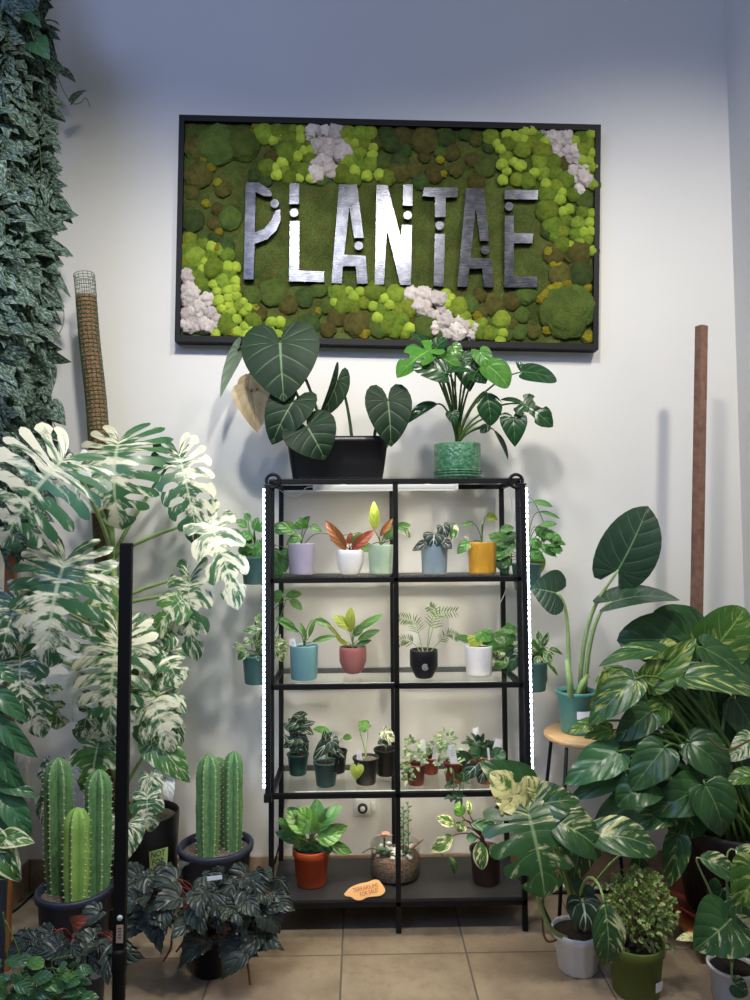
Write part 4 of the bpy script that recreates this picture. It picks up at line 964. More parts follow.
hanging('hanging pot of round-leaved trailing plant beside the right light bar, upper one', 527, 563, 590, 30, .2, HY, 'oval',
        [(533, 502, 553, 507, 9, .14), (540, 512, 560, 519, 6, .14), (540, 526, 557, 524, 8, .14), (536, 527, 549, 536, 13, .21, HY), (545, 536, 562, 540, 12), (548, 546, 563, 551, 10), (540, 546, 556, 556, 12), (534, 552, 540, 574, 17, .21, L_['lime']), (528, 565, 536, 580, 13, .21, HY), (546, 530, 560, 548, 12), (530, 540, 541, 548, 12), (528, 550, 544, 560, 12), (548, 540, 566, 545, 8),
         (512, 545, 488, 535, 16, .21, G), (508, 556, 486, 548, 15, .21, G), (514, 540, 496, 560, 16, .21, G), (500, 530, 514, 528, 9, .21, G), (505, 552, 502, 572, 14, .21, G), (496, 556, 508, 574, 13, .21, L_['dark']), (512, 560, 494, 566, 12, .21, L_['dark']), (518, 534, 500, 542, 12, .21, L_['dark'])], ([(543, 548, 12, 10, .17)], HY, 20, .03), side=1,
        vines=[[(540, 564, .2), (545, 530, .17), (536, 505, .15), (531, 498, .15)], [(532, 562, .2), (515, 548, .21), (498, 540, .1)]])
hanging('hanging pot of cream-edged leaves beside the right light bar, lower one', 533, 661, 690, 30, .2, VH, 'oval',
        [(540, 645, 537, 630, 9, .14), (540, 648, 548, 632, 9, .14), (535, 652, 548, 655, 13, .21, HY), (548, 648, 563, 655, 7), (535, 664, 546, 684, 14, .21, VH), (546, 660, 558, 676, 5), (530, 640, 538, 650, 10, .21, HY), (544, 652, 552, 662, 9),
         (516, 640, 492, 634, 13, .21, G), (512, 652, 490, 646, 14, .21, HY), (508, 660, 494, 668, 13, .21, G), (518, 630, 500, 630, 10, .21, G), (518, 655, 508, 672, 12, .21, L_['dark']), (514, 646, 498, 656, 13, .21, L_['dark']), (514, 634, 506, 622, 8, .21, G)], ([(541, 652, 8, 8, .18), (508, 650, 12, 10, .15)], VH, 14, .028), side=1,
        vines=[[(532, 662, .2), (512, 645, .21), (494, 650, .1)]])

# ------------------------------------------------------------------ sockets, cords
def socket(name, label, x0, y0_, x1, y1_, kind):
    a, b = U(x0, y1_, WY), U(x1, y0_, WY); t = thing(name, label, 'socket', (a + b) / 2)
    mb = MB(); box(mb, (a.x, WY - .008, a.z), (b.x, WY, b.z), .002); mb.build('wall_plate', M_['whiteplastic'], t)
    return t, a, b
t, a, b = socket('wall_socket', 'white socket with a round plug-in timer dial behind the lower shelf', 353, 797, 374, 816, 'timer')
mb = MB(); cx_ = U(363, 804, WY); box(mb, (cx_.x - .032, WY - .05, cx_.z - .03), (cx_.x + .032, WY - .008, cx_.z + .035), .005); tm = mb.build('plug_in_timer', M_['whiteplastic'], t)
mb = MB(); tube(mb, [V((cx_.x - .002, WY - .05, cx_.z)), V((cx_.x - .002, WY - .056, cx_.z))], .022, 24); dl = mb.build('timer_dial', M_['darkblue'], tm)
mb = MB(); tube(mb, [V((cx_.x - .002, WY - .056, cx_.z)), V((cx_.x - .002, WY - .062, cx_.z))], .011, 16); mb.build('dial_knob', M_['whiteplastic'], tm)
mb = MB(); box(mb, (cx_.x + .036, WY - .04, cx_.z - .02), (cx_.x + .056, WY - .01, cx_.z + .022), .004); mb.build('plug', M_['whiteplastic'], t)
t, a, b = socket('wall_socket', 'white socket with a black plug beside the dark brown pot', 487, 793, 507, 819, 'plug')
c = U(498, 808, WY); mb = MB(); tube(mb, [V((c.x, WY - .008, c.z)), V((c.x, WY - .03, c.z))], .017, 16); tube(mb, [V((c.x, WY - .03, c.z)), V((c.x + .005, WY - .05, c.z)), V((c.x + .02, WY - .055, c.z - .04)), V((c.x + .03, WY - .04, c.z - .2)), V((c.x + .05, WY - .03, c.z - .46))], .004, 6); mb.build('plug', M_['blackplastic'], t)
p0 = V((XL, .32, U(24, 762, .35).z)); t = thing('wall_socket', 'small white socket on the left side wall above the cactus', 'socket', p0)
mb = MB(); box(mb, (XL, .27, p0.z - .055), (XL + .007, .345, p0.z + .055), .002); mb.build('wall_plate', M_['whiteplastic'], t)
for dz in (-.022, .022):
    mb = MB(); box(mb, (XL + .007, .29, p0.z + dz - .014), (XL + .0095, .325, p0.z + dz + .014), .001); mb.build('socket_face', M_['paper'], t)
def cord(label, pts, r, m, name='power_cord'):
    mb = MB(); tube(mb, spline(pts, 8), r, 8); return tag(mb.build(name, m, org=pts[0]), label, 'cord')
cord('white cord hanging in loops under the top of the rack, left side', [U(x, y, z) for x, y, z in ((280, 490, .3), (288, 495, .2), (298, 497, .12), (306, 488, .08), (316, 487, .07))], .002, M_['whiteplastic'])
cord('thin pale cord running down the right back post of the rack', [U(x, y, z) for x, y, z in ((511, 494, .3), (513, 530, .32), (507, 585, .32), (498, 610, .322), (499, 640, .322))], .0022, M_['whiteplastic'])
cord('black cord hanging down the left back of the rack', [U(x, y, z) for x, y, z in ((284, 795, .375), (282, 830, .38), (278, 850, .38), (270, 875, .37))] + [UZ(262, 888, .004), UZ(246, 891, .004)], .0035, M_['blackplastic'])
cord('black cord on the floor running left from the cactus pot', [UZ(44, 893, .005), UZ(34, 894, .005), UZ(24, 903, .005), UZ(14, 911, .005), UZ(2, 916, .005)], .005, M_['blackplastic'])
cord('white cable lying along the floor behind the plants at right', [UZ(560, 886, .008), UZ(585, 888, .008), UZ(605, 887, .008), UZ(625, 884.5, .008), UZ(650, 884, .008), UZ(664, 884, .008)], .007, M_['whiteplastic'])

# ------------------------------------------------------------------ moss pole and the white-marbled monstera
yp = .2
pl_ = [(85, 282), (89.5, 340), (96, 400), (100, 460), (103, 520), (107, 600), (110, 680), (112, 760), (114, 830), (117, 872)]
pole = [U(x, y, yp) for x, y in pl_]
pr = U(142, 812, .16); pz = pr.z
loc = V((U(141, 870, .16).x, .16, 0))
p = Plant('potted_monstera', 'tall white-marbled monstera climbing a wire moss pole in a big black pot', 'plant', loc, L_['albo'], M_['palestem'], .0, 'monstera', sr=.0075, hint=(0, -1, .35), fingers=6, fold=.08, arch=.12, curl=.15)
p.pot(.15, .135, pz, M_['blackplastic'], 'cyl', M_['gravel'], sd=.03)
mb = MB(); pp = spline(pole, 5); tube(mb, [U(86.2, 296, yp)] + [q for q in pp if q.z < U(87, 300, yp).z], .0395, 20); o = p.part(mb, 'coir_pole', M_['coir'])
mb = MB(); RW = .0425; top = U(84, 275, yp); full = [top + (top - pp[1]) * .02] + pp; NW = 14
def frame(path, i):
    t_ = (path[min(i + 1, len(path) - 1)] - path[max(i - 1, 0)]).normalized(); x = t_.cross(V((0, 1, 0))).normalized(); return x, t_.cross(x)
for k in range(NW):
    a = 2 * pi * k / NW; tube(mb, [full[i] + (frame(full, i)[0] * math.cos(a) + frame(full, i)[1] * math.sin(a)) * RW for i in range(len(full))], .0012, 4, False)
tot = 130
for j in range(tot):
    f = j / (tot - 1) * (len(full) - 1); i = min(int(f), len(full) - 2); c = full[i].lerp(full[i + 1], f - i); x, y_ = frame(full, i)
    tube(mb, [c + (x * math.cos(2 * pi * k / 14) + y_ * math.sin(2 * pi * k / 14)) * RW for k in range(15)], .0012, 4, False)
o = p.part(mb, 'wire_mesh', M_['wire']); o['kind'] = 'stuff'
stem = [U(x, y, yp - .075) for x, y in ((121, 872), (120, 800), (117, 700), (116, 620), (113, 560), (110, 510), (104, 470))]
mb = MB(); tube(mb, spline(stem, 6), [.014] * 20 + [.012] * 17, 10); p.part(mb, 'stem', M_['palestem'])
def SB_(y): return U(114 + (y - 600) * .03, y, yp - .07)
def al(ax, ay, tx, ty, w, y, sy=None, mat=None, **k):
    k.setdefault('k', .12); k.setdefault('app', .06)
    p.leaf(ax, ay, tx, ty, w, y=y, mat=mat and L_[mat], base=SB_(sy or ay + 50), **k)
al(63, 460, 3, 548, 128, -.42, 560, 'albor', fingers=10, cut=(.22, .4), gap=.4, holes=.7, jit=.05, rnd=.55, hint=(.05, -1, .25), closed=.5, curl=.1)
al(119, 441, 122, 530, 104, .02, 530, 'albor', fingers=10, cut=(.2, .4), gap=.42, rnd=.5, hint=(0, -1, .45), jit=.05, curl=.6, arch=.2)
al(76, 462, 90, 515, 30, .0, 540, 'white', fingers=4, rnd=.5, cut=(.3, .5))
al(179, 454, 200, 548, 60, .06, 560, 'albol', fingers=10, cut=(.2, .4), gap=.42, rnd=.6, hint=(.25, -1, .3), jit=.05, closed=.6)
al(209, 521, 238, 610, 56, .04, 560, 'albo', fingers=6, cut=(.3, .5), rnd=.7, hint=(.3, -1, .35), jit=.08)
al(190, 578, 197, 662, 52, .05, 605, 'albo', fingers=6, cut=(.3, .5), rnd=.6, hint=(-.2, -1, .3), jit=.08)
al(186, 596, 150, 640, 40, .03, 610, 'alog', fingers=4, rnd=.5, hint=(-.2, -1, .3))
al(65, 561, 49, 668, 108, -.36, 600, 'albo', fingers=10, cut=(.25, .45), gap=.36, rnd=.45, hint=(0, -1, .4), jit=.05, curl=.3)
al(20, 598, 2, 660, 60, -.34, 640, 'albo', fingers=6, rnd=.4)
al(20, 655, 27, 722, 56, -.3, 690, 'albo', fingers=6, rnd=.35, jit=.1)
al(84, 658, 73, 722, 74, -.06, 700, 'white', fingers=7, cut=(.25, .4), gap=.42, rnd=.6, hint=(-.1, -1, .2), jit=.05)
al(118, 637, 112, 738, 84, -.08, 680, 'albo', fingers=10, cut=(.2, .4), gap=.36, rnd=.6, hint=(0, -1, .3), jit=.05)
al(136, 630, 152, 690, 40, .0, 680, 'albor', fingers=5, rnd=.5)
al(162, 650, 180, 688, 46, .02, 690, 'albo', fingers=4, rnd=.5, hint=(.2, -1, .5))
al(150, 692, 174, 752, 50, .0, 735, 'albo', fingers=6, rnd=.75, hint=(.2, -1, .4))
al(172, 690, 182, 745, 26, .04, 735, 'albo', fingers=4, rnd=.6)
al(140, 685, 148, 748, 44, .02, 730, 'alog', fingers=5, rnd=.3)
al(156, 742, 190, 783, 36, .02, 800, 'alog', fingers=0, kind='heart', rnd=.15)
al(147, 797, 151, 832, 34, -.1, 850, 'albo', fingers=4, cut=(.5, .7), rnd=.45, jit=.08)
al(150, 777, 159, 806, 24, -.02, 830, 'albo', fingers=0, kind='heart', rnd=.6)
al(166, 778, 172, 802, 16, .0, 830, 'white', fingers=0, kind='heart', rnd=.6)
al(98, 744, 92, 795, 50, .0, 790, 'alog', fingers=4, rnd=.3)
al(52, 770, 46, 828, 28, .1, 830, 'albo', fingers=3, rnd=.3)
al(105, 708, 110, 756, 46, .02, 740, 'albo', fingers=5, rnd=.6)
al(92, 690, 84, 745, 44, .02, 735, 'albo', fingers=5, rnd=.5)
al(62, 690, 56, 730, 40, .06, 760, 'alog', fingers=4, rnd=.5)
al(132, 655, 128, 705, 50, .05, 690, 'albo', fingers=5, rnd=.55)
al(40, 600, 18, 655, 54, -.1, 650, 'albo', fingers=6, rnd=.5)
al(96, 580, 108, 640, 46, .0, 620, 'alog', fingers=5, rnd=.5)
al(172, 628, 150, 660, 36, .04, 660, 'albo', fingers=4, rnd=.45)
al(30, 690, 44, 738, 40, -.06, 720, 'albo', fingers=5, rnd=.45)
al(70, 770, 76, 800, 22, .1, 840, 'white', fingers=0, kind='heart', rnd=.5)
al(126, 826, 118, 868, 38, -.14, 870, None, fingers=0, kind='heart', rnd=.5)
p.r.children[-1].data.materials[0] = L_['lily']
# the green note on its pot
yn = .16 - .152
def nt(x, y): return U(x, y, yn)
note = thing('sticky_note', 'light green note reading NOT FOR SALE stuck on the big black pot', 'note', nt(161, 850))
mb = MB(); prism(mb, [nt(149, 852), nt(168, 847), nt(167, 869), nt(150, 876)], (0, .0012, 0)); mb.build('note_paper', M_['note'], note, smooth=False)
for tx, cy in (('NOT', 854), ('FOR', 862), ('SALE', 869)):
    A, B_ = nt(151, cy + 1.5), nt(165.5, cy - 2); ex = (B_ - A).normalized()
    text3d(tx, .032, (A + B_) / 2 + V((0, -.0012, 0)), ex, V((0, 0, 1)), M_['ink'], note, sx=(B_ - A).length / (.0225 * len(tx)) * .95)

# ------------------------------------------------------------------ cacti
cm = NT('ribbed_cactus_skin'); uv = cm.n('UVMap').outputs[0]; sp1 = cm.n('SeparateXYZ'); cm.put(sp1.inputs[0], uv)
at = cm.n('Attribute', attribute_name='rnd').outputs['Fac']
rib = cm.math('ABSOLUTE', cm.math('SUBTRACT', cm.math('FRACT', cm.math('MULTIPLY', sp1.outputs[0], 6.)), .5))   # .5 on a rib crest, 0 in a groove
nz = cm.noise(cm.comb(cm.math('MULTIPLY', sp1.outputs[0], 30.), cm.math('MULTIPLY', sp1.outputs[1], 14.), at), 1., 4)
col = cm.mix(cm.mr(nz, .3, .7), lin((72, 114, 74)), lin((108, 148, 94)))
col = cm.mix(cm.math('MULTIPLY', cm.mr(at, .5, .9), .9), col, lin((138, 178, 88)))
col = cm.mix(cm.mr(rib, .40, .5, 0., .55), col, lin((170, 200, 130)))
M_['cactus'] = cm.done(cm.pbsdf(col, .5, 0, .35))
M_['areole'] = plain('pale_areole', (226, 222, 196), .8)
def cactus(p, cx, base, top, w, y, rnd, rot=0., lean=0.):
    q = sc(y); b = U(cx, base, y); b.z = p.base.z - .004; t_ = U(cx + lean, top, y); H = (t_ - b).length; R = w / q / 2 / .93; mb = MB(); n, m = 72, 40; vs, uvs, fs = [], [], []
    for i in range(m + 1):
        f = i / m; z = H * f; d = max(0, (z - (H - R * 1.5)) / (R * 1.5)); rr_ = R * math.sqrt(max(0.0004, 1 - d * d)) * (.86 + .14 * min(1, f * 3)) * (1 + .02 * math.sin(f * 23 + rnd * 9))
        for k in range(n):
            a = 2 * pi * k / n; g = abs(((k / n * 6) % 1) - .5) * 2; g = .62 + .38 * g ** .8
            vs.append(b.lerp(t_, f) + V((rr_ * g * math.cos(a + rot), rr_ * g * math.sin(a + rot), 0))); uvs.append((k / n, f))
    for i in range(m):
        for k in range(n): fs.append([i * n + k, i * n + (k + 1) % n, (i + 1) * n + (k + 1) % n, (i + 1) * n + k])
    for i in range(m + 1): pass
    mb.add(vs, fs, [(u, v * H / .3) for u, v in uvs], rnd); o = p.part(mb, 'cactus_column', M_['cactus'])
    mb = MB()
    for k in range(6):
        a = 2 * pi * k / 6 + rot
        for j in range(int(H / .022)):
            f = (j + .4) * .022 / H
            d = max(0, (H * f - (H - R * 1.5)) / (R * 1.5)); rr_ = R * math.sqrt(max(0.0004, 1 - d * d)) * (.86 + .14 * min(1, f * 3))
            c = b.lerp(t_, f) + V((rr_ * math.cos(a), rr_ * math.sin(a), 0)); o3 = V((math.cos(a), math.sin(a), .2)); s3 = V((-math.sin(a), math.cos(a), 0))
            tube(mb, [c - o3 * .001, c + o3 * .0022], [.0028, .0012], 5)
            for e in (-1, 0, 1): tube(mb, [c, c + (o3 + s3 * e * .8).normalized() * .007], [.0006, .0002], 3, False)
    p.part(mb, 'areoles', M_['areole'], o)['kind'] = 'stuff'
yc = -.24
loc = V((U(75, 900, yc).x, yc, 0)); zr = U(75, 886, yc - .0).z
p = Plant('potted_cactus', 'three ribbed green cactus columns in a dark blue-grey pot, left of the black pole', 'plant', loc)
p.pot(.124, .1, zr, M_['darkblue'], 'nursery', M_['gravel'], sd=.03)
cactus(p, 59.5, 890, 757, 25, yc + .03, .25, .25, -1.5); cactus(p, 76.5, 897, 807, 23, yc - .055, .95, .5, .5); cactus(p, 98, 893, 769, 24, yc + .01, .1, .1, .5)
yc = .12
loc = V((U(216, 850, yc).x, yc, 0)); zr = U(216, 843, yc).z
p = Plant('potted_cactus', 'tall ribbed cactus columns in a dark blue-grey pot beside the rack', 'plant', loc)
p.pot(.142, .112, zr, M_['darkblue'], 'nursery', M_['gravel'], sd=.03)
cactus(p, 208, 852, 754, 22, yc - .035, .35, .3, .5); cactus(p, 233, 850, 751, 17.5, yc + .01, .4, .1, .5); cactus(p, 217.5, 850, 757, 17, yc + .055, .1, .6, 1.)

# ------------------------------------------------------------------ satin pothos on its plank
def vdepth(px): return min(.2, 1.41 * 726 / (375 - px) - 2.883 - .04)
pb = UZ(4, 970, 0)
p = Plant('climbing_pothos', 'mass of silver-mottled trailing leaves climbing an orange wooden plank in the left corner', 'plant', V((pb.x, pb.y, 0)), L_['satin'], M_['stem'], 0, 'heart', sr=.0018)
pt = U(22, -60, .02)
mb = MB(); beam(mb, V((pb.x, pb.y, 0)), pt, .04, .02, (0, -1, 0), .002); p.part(mb, 'wooden_plank', M_['plank'], smooth=False)
cand = []
for v in range(20):
    x0 = rng.uniform(-8, 40); pts = []; yy_ = vdepth(x0) - rng.uniform(.0, .16); x = x0; n0 = -30 + rng.uniform(-20, 60); n1 = rng.choice([560, 520, 440, 400, 330, 560])
    if x0 > 28: n1 = min(n1, 460)
    k = 0; py = n0
    while py < n1:
        pts.append(U(x, py, yy_)); x += rng.uniform(-7, 7); x = max(-12, min(43 - max(0, py - 380) * .03, x)); py += rng.uniform(28, 44); yy_ = .75 * yy_ + .25 * (vdepth(x) - rng.uniform(.0, .16))
    if len(pts) < 3: continue
    c = spline(pts, 5); mb = MB(); tube(mb, c, .0022, 5, False); p.part(mb, 'vine', M_['darkstem'])
    for i in range(1, len(c) - 1):
        for _ in range(2):
            if rng.random() < .22: continue
            q = c[i] + rnd3(.03); a = rng.uniform(-1.2, 1.2); d = V((math.sin(a) * 1.1 + .1, rng.uniform(-.5, .1), -abs(math.cos(a)) - .1 + rng.uniform(-.3, .6))).normalized()
            cand.append((q.y + rng.uniform(-.05, .05), q, d, rng.uniform(.065, .125)))
cand.sort(key=lambda e: e[0])
mbr = MB()
for i, (_, q, d, L) in enumerate(cand):
    T = q + d * L
    if T.y > .35 or q.y > .36 or ((T.x < XL + .08 or q.x < XL + .05) and max(q.y, T.y) > -.33): continue
    h = V((rng.uniform(-1, 1), -1, rng.uniform(-.5, .7)))
    mb = MB() if i < 100 else mbr
    leaf_into(mb, q, T, L * rng.uniform(.5, .68), h, 'satin', fold=rng.uniform(-.15, .12), arch=rng.uniform(.02, .2), nt=12, nu=3, twist=rng.uniform(-.15, .15))
    if i < 100: mb.build('leaf', L_['satin'], p.r, weld=True)
o = mbr.build('foliage', L_['satin'], p.r); o['kind'] = 'stuff'
def loose(pts, lv, y):
    c = spline([U(a, b, y) for a, b in pts], 6); mb = MB(); tube(mb, c, .0018, 6); p.part(mb, 'vine', M_['stem'])
    for a in lv:
        p.y = y; mb = MB(); leaf_into(mb, U(a[0], a[1], y - .01), U(a[2], a[3], y - .02), a[4] / sc(y), V(a[5]) if len(a) > 5 else V((.2, -1, .4)), 'heart', nt=10, nu=3, fold=.1); mb.build('leaf', L_[a[6]] if len(a) > 6 else L_['satin'], p.r, weld=True)
loose([(38, 48), (50, 62), (58, 78), (64, 92), (72, 103), (80, 103), (86, 98), (90, 107)], [(60, 70, 76, 83, 13), (72, 100, 87, 90, 10)], .2)
loose([(12, -10), (24, 14), (34, 40)], [(36, 42, 50, 60, 24, (0, -1, .1), 'lily'), (22, 14, 42, 28, 16, (.2, -1, .3), 'lily'), (5, 0, 10, 30, 18, (0, -1, .3), 'hoya'), (10, 28, 2, 52, 16, (.3, -1, .3), 'lily')], -.22)
loose([(46, 296), (62, 305), (63, 325), (55, 340), (50, 352), (54, 368), (48, 375)], [(50, 272, 71, 298, 12), (52, 244, 68, 258, 12)], .18)
loose([(36, 400), (52, 420), (60, 440)], [(48, 408, 66, 426, 22), (58, 432, 66, 446, 12)], .16)
# ------------------------------------------------------------------ black light stand in front
yl = -.98
a, b = U(126.6, 543, yl), U(119.5, 950, yl); f = (b - a).normalized(); foot = a + f * ((-a.z + .012) / f.z)
t = thing('light_stand', 'black pole of a floor-standing plant light in front of the cacti', 'lamp', V((foot.x, foot.y, 0)))
mb = MB(); beam(mb, b, a, .031, .02, (0, -1, 0), .003); bar = mb.build('light_bar', M_['black'], t, smooth=False)
mb = MB(); beam(mb, b + V((0, .0115, .1)), a + V((0, .0115, -.02)), .02, .003, (0, -1, 0), 0); mb.build('led_strip', M_['led'], bar, smooth=False)
mb = MB(); tube(mb, [b + f * -.004, b + f * .004, b + f * .05, b + f * .056, foot - f * .02], [.0165, .0185, .0185, .0165, .0165], 20); mb.build('pole', M_['black'], t)
for k in range(3):
    an = 2 * pi * k / 3 + .5; e = V((foot.x + .2 * math.cos(an), foot.y + .2 * math.sin(an), .008)); mb = MB(); tube(mb, [foot + V((0, 0, .09)), foot + V((0, 0, .09)).lerp(e - foot, .5) - V((0, 0, .0)), e] if False else [foot + V((0, 0, .06)), e], .007, 8); mb.build('leg', M_['black'], t)
c = U(119.8, 918, yl - .0115); mb = MB(); tube(mb, [c + V((0, .002, 0)), c + V((0, -.002, 0))], .0068, 16); mb.build('button', M_['whiteplastic'], t)
a2, b2 = U(120, 925, yl - .0112), U(119.5, 943, yl - .0112); mb = MB(); beam(mb, b2, a2, .017, .0012, (0, -1, 0), 0); st = mb.build('label_strip', M_['pinkpaper'], t, smooth=False)
mb = MB()
for k in range(4): q = b2.lerp(a2, .3 + .17 * k) + V((0, -.001, 0)); beam(mb, q - V((.005, 0, 0)), q + V((.004, 0, 0)), .0018, .0004, (0, -1, 0), 0)
mb.build('printed_text', M_['ink'], st, smooth=False)

# ------------------------------------------------------------------ begonias
def begonia(p, n, cx, cy, rx, ry, y, size, k=0, low=0, front=.12):
    for i in range(n):
        for _ in range(20):
            a, r = rng.uniform(0, 2 * pi), math.sqrt(rng.random())
            x, q = cx + rx * r * math.cos(a), cy + ry * r * math.sin(a)
            if True: break
        yy_ = y + (cy - q) * .0022 - front * math.sqrt(max(0, 1 - r * r)) + rng.uniform(-.03, .03)
        A = U(x, q, yy_); s = size * rng.uniform(.7, 1.15)
        d = V(((x - cx) / rx * .9 + rng.uniform(-.5, .5), rng.uniform(-.6, .1), -.5 + rng.uniform(-.5, .5))).normalized()
        T = A + d * s
        if T.z < .012: T.z = .012 + rng.random() * .03; A.z = max(A.z, .02)
        if A.z < .015: A.z = .02
        mb = MB(); leaf_into(mb, A, T, s * rng.uniform(.8, 1.0), V((rng.uniform(-.5, .5), -1, rng.uniform(.2, 1.1))), 'begonia', fold=rng.uniform(-.1, .25), arch=rng.uniform(.05, .22), wave=.04, nt=30, nu=3, skew=.22)
        o = mb.build('leaf', p.m, p.r, weld=True)
        if i % 3 == 0:
            mb = MB(); tube(mb, bez(p.base + rnd3(.02) * .8, p.base.lerp(A, .5) + V((0, 0, .12)), A, n=10), .0024, 5); mb.build('leaf_stalk', M_['redstem'], o)
yc = -.22
loc = V((U(212, 920, yc).x, yc, 0))
p = Plant('potted_begonia', 'spreading dark-leaved begonia on the floor between the black pole and the rack', 'plant', loc, L_['beg'], M_['redstem'], yc, 'begonia')
p.pot(.085, .065, .14, M_['blackplastic'], 'nursery', M_['soil'])
begonia(p, 44, 206, 893, 74, 36, yc - .02, .088)
begonia(p, 15, 154, 898, 24, 32, yc - .02, .09)
begonia(p, 14, 262, 890, 28, 24, yc + .03, .085)
begonia(p, 4, 222, 938, 20, 14, yc - .1, .11, front=.04)
begonia(p, 3, 252, 945, 18, 12, yc - .1, .11, front=.04)
for x, q, x2, q2 in ((172, 935, 163, 962), (185, 930, 176, 952), (238, 940, 250, 985)):
    mb = MB(); tube(mb, spline([U(x, q, yc - .1), U((x + x2) / 2 + 3, (q + q2) / 2, yc - .12), U(x2, q2, yc - .14)]), .004, 6); p.part(mb, 'stem', M_['redstem'])
ptag(p, 207, 879, 222, 877, 4, yc - .17, 0); ptag(p, 200, 918, 204, 906, 4, yc - .18, 0)
yc = -.62
loc = V((U(80, 960, yc).x, yc, 0)); 
p = Plant('potted_begonia', 'smaller dark begonia with silvery veins in front of the left cactus pot', 'plant', loc, L_['beg'], M_['redstem'], yc, 'begonia')
zr = U(90, 965, yc).z
p.pot(.075, .06, zr, M_['darkblue'], 'nursery', M_['soil'])
begonia(p, 20, 68, 945, 42, 20, yc - .01, .08); begonia(p, 6, 30, 940, 12, 12, yc, .07); begonia(p, 8, 104, 935, 14, 26, yc - .02, .085)
q = U(98, 974, yc - .078); mb = MB(); vs = [q + V((.022 * math.cos(i * pi / 10), -.001, .012 * math.sin(i * pi / 10) + .008 * math.cos(i * pi / 10))) for i in range(20)]; prism(mb, vs, (0, .012, 0)); p.part(mb, 'sticker', M_['paper'], smooth=False)
mb = MB(); leaf_into(mb, U(72, 925, yc - .1), U(88, 917, yc - .12), .045, (0, -1, .3), 'round', arch=.2); p.part(mb, 'leaf', L_['red'])

# ------------------------------------------------------------------ green plants at the left edge
yc = -.5
loc = V((U(-34, 880, yc).x, yc, 0)); zr = U(-34, 760, yc).z
p = Plant('potted_peace_lily', 'plain green plant with long pointed leaves in a tall dark planter at the left edge', 'plant', loc, L_['lily'], M_['stem'], yc - .05, 'lance', sr=.004)
p.pot(.128, .11, zr, M_['darkblue'], 'cyl', M_['soil'])
for dz in (.06, .22):
    mb = MB(); c = loc + V((.118, -.02, zr - dz)); tube(mb, [c + V((.014 * math.cos(i * pi / 10), -.01, .018 * math.sin(i * pi / 10))) for i in range(21)], .004, 6); p.part(mb, 'handle_ring', M_['darkblue'])
for a in ((-14, 664, 15, 684, 16), (-14, 684, 27, 723, 19), (-8, 712, 38, 758, 20), (-12, 712, 14, 762, 17), (-6, 742, 26, 791, 19), (-8, 782, 38, 798, 17), (-2, 785, 30, 842, 24), (-20, 690, 4, 720, 18), (-14, 760, 14, 800, 18), (-14, 805, 8, 850, 18)): p.leaf(*a, jit=.25, hint=(.1, -1, .7), arch=.15, fold=.25)
yc = -.66
loc = V((U(-34, 930, yc).x, yc, 0)); zr = U(-34, 880, yc).z
p = Plant('potted_pothos', 'cream-edged green leaves drooping from a pot at the left edge', 'plant', loc, L_['vhoya'], M_['stem'], yc - .05, 'pothos', sr=.003)
p.pot(.05, .045, zr, M_['blackplastic'], 'cyl', M_['soil'])
for a in ((3, 838, 35, 843, 20), (-4, 846, 20, 882, 26), (-10, 835, 12, 852, 20), (8, 850, 22, 880, 16), (-10, 858, 6, 880, 20)): p.leaf(*a, jit=.2, hint=(0, -1, .8), arch=.2)
yc = -1.0
loc = V((U(35, 1020, yc).x, yc, 0)); zr = U(35, 1008, yc).z
p = Plant('potted_peperomia', 'low trailing plant of small glossy green leaves in the bottom left corner', 'plant', loc, L_['lily'], M_['stem'], yc, 'oval', sr=.0018)
p.pot(.09, .07, zr, M_['blackplastic'], 'nursery', M_['soil'])
for i in range(64):
    x, q = rng.uniform(-8, 88), rng.uniform(955, 1004); q += max(0, (x - 50) * .35)
    a = rng.uniform(-2.2, 2.2); l = rng.uniform(15, 26); x2 = x + math.sin(a) * l; q2 = q - math.cos(a) * l * .55 + 4
    p.leaf(x, q, x2, q2, l * .5, y=yc - .06 + rng.uniform(-.06, .06), base=p.base + rnd3(.04) if i % 3 == 0 else None, hint=(0, -.7, 1), jit=.4, mat=L_['hoya'] if i % 6 == 0 else None, sr=.0016)
for P_ in (((8, 965), (6, 935), (3, 912)), ((24, 990), (18, 950), (5, 920)), ((60, 985), (52, 962), (72, 955))):
    mb = MB(); tube(mb, spline([U(x, q, yc) for x, q in P_]), .0016, 5); p.part(mb, 'trailing_stem', M_['stem'])

# ------------------------------------------------------------------ stool and elephant ear
yc = .12; sz = U(588, 732, yc).z; c = V((U(588, 732, yc).x, yc, 0)); r = .178
t = thing('bar_stool', 'round pale wooden stool on thin black metal legs beside the rack', 'stool', c)
mb = MB(); lathe(mb, c, [(.001, sz - .024), (r - .006, sz - .024), (r, sz - .018), (r, sz - .006), (r - .006, sz), (.001, sz)], 48, capb=False); mb.build('seat', M_['wood'], t)
mb = MB(); tube(mb, [c + V((.13 * math.cos(k * pi / 16), .13 * math.sin(k * pi / 16), sz - .03)) for k in range(33)], .006, 6); mb.build('seat_frame', M_['black'], t)
for sx in (-1, 1):
    tf, tb = c + V((sx * .12, -.11, sz - .03)), c + V((sx * .12, .11, sz - .03)); bf, bb = c + V((sx * .19, -.2, .008)), c + V((sx * .19, .16, .008))
    for A, B_ in ((tf, bf), (tb, bb)):
        mb = MB(); tube(mb, [A, B_], .0075, 8); mb.build('leg', M_['black'], t)
    mb = MB(); tube(mb, [bf, bb], .0075, 8); mb.build('floor_runner', M_['black'], t)
mb = MB(); A, B_ = c + V((-.19, .16, .008)), c + V((.19, .16, .008)); tube(mb, [A, B_], .0075, 8); mb.build('crossbar', M_['black'], t)
q = sc(.12); loc = V((U(577.5, 728, .12).x, .12, sz + .001))
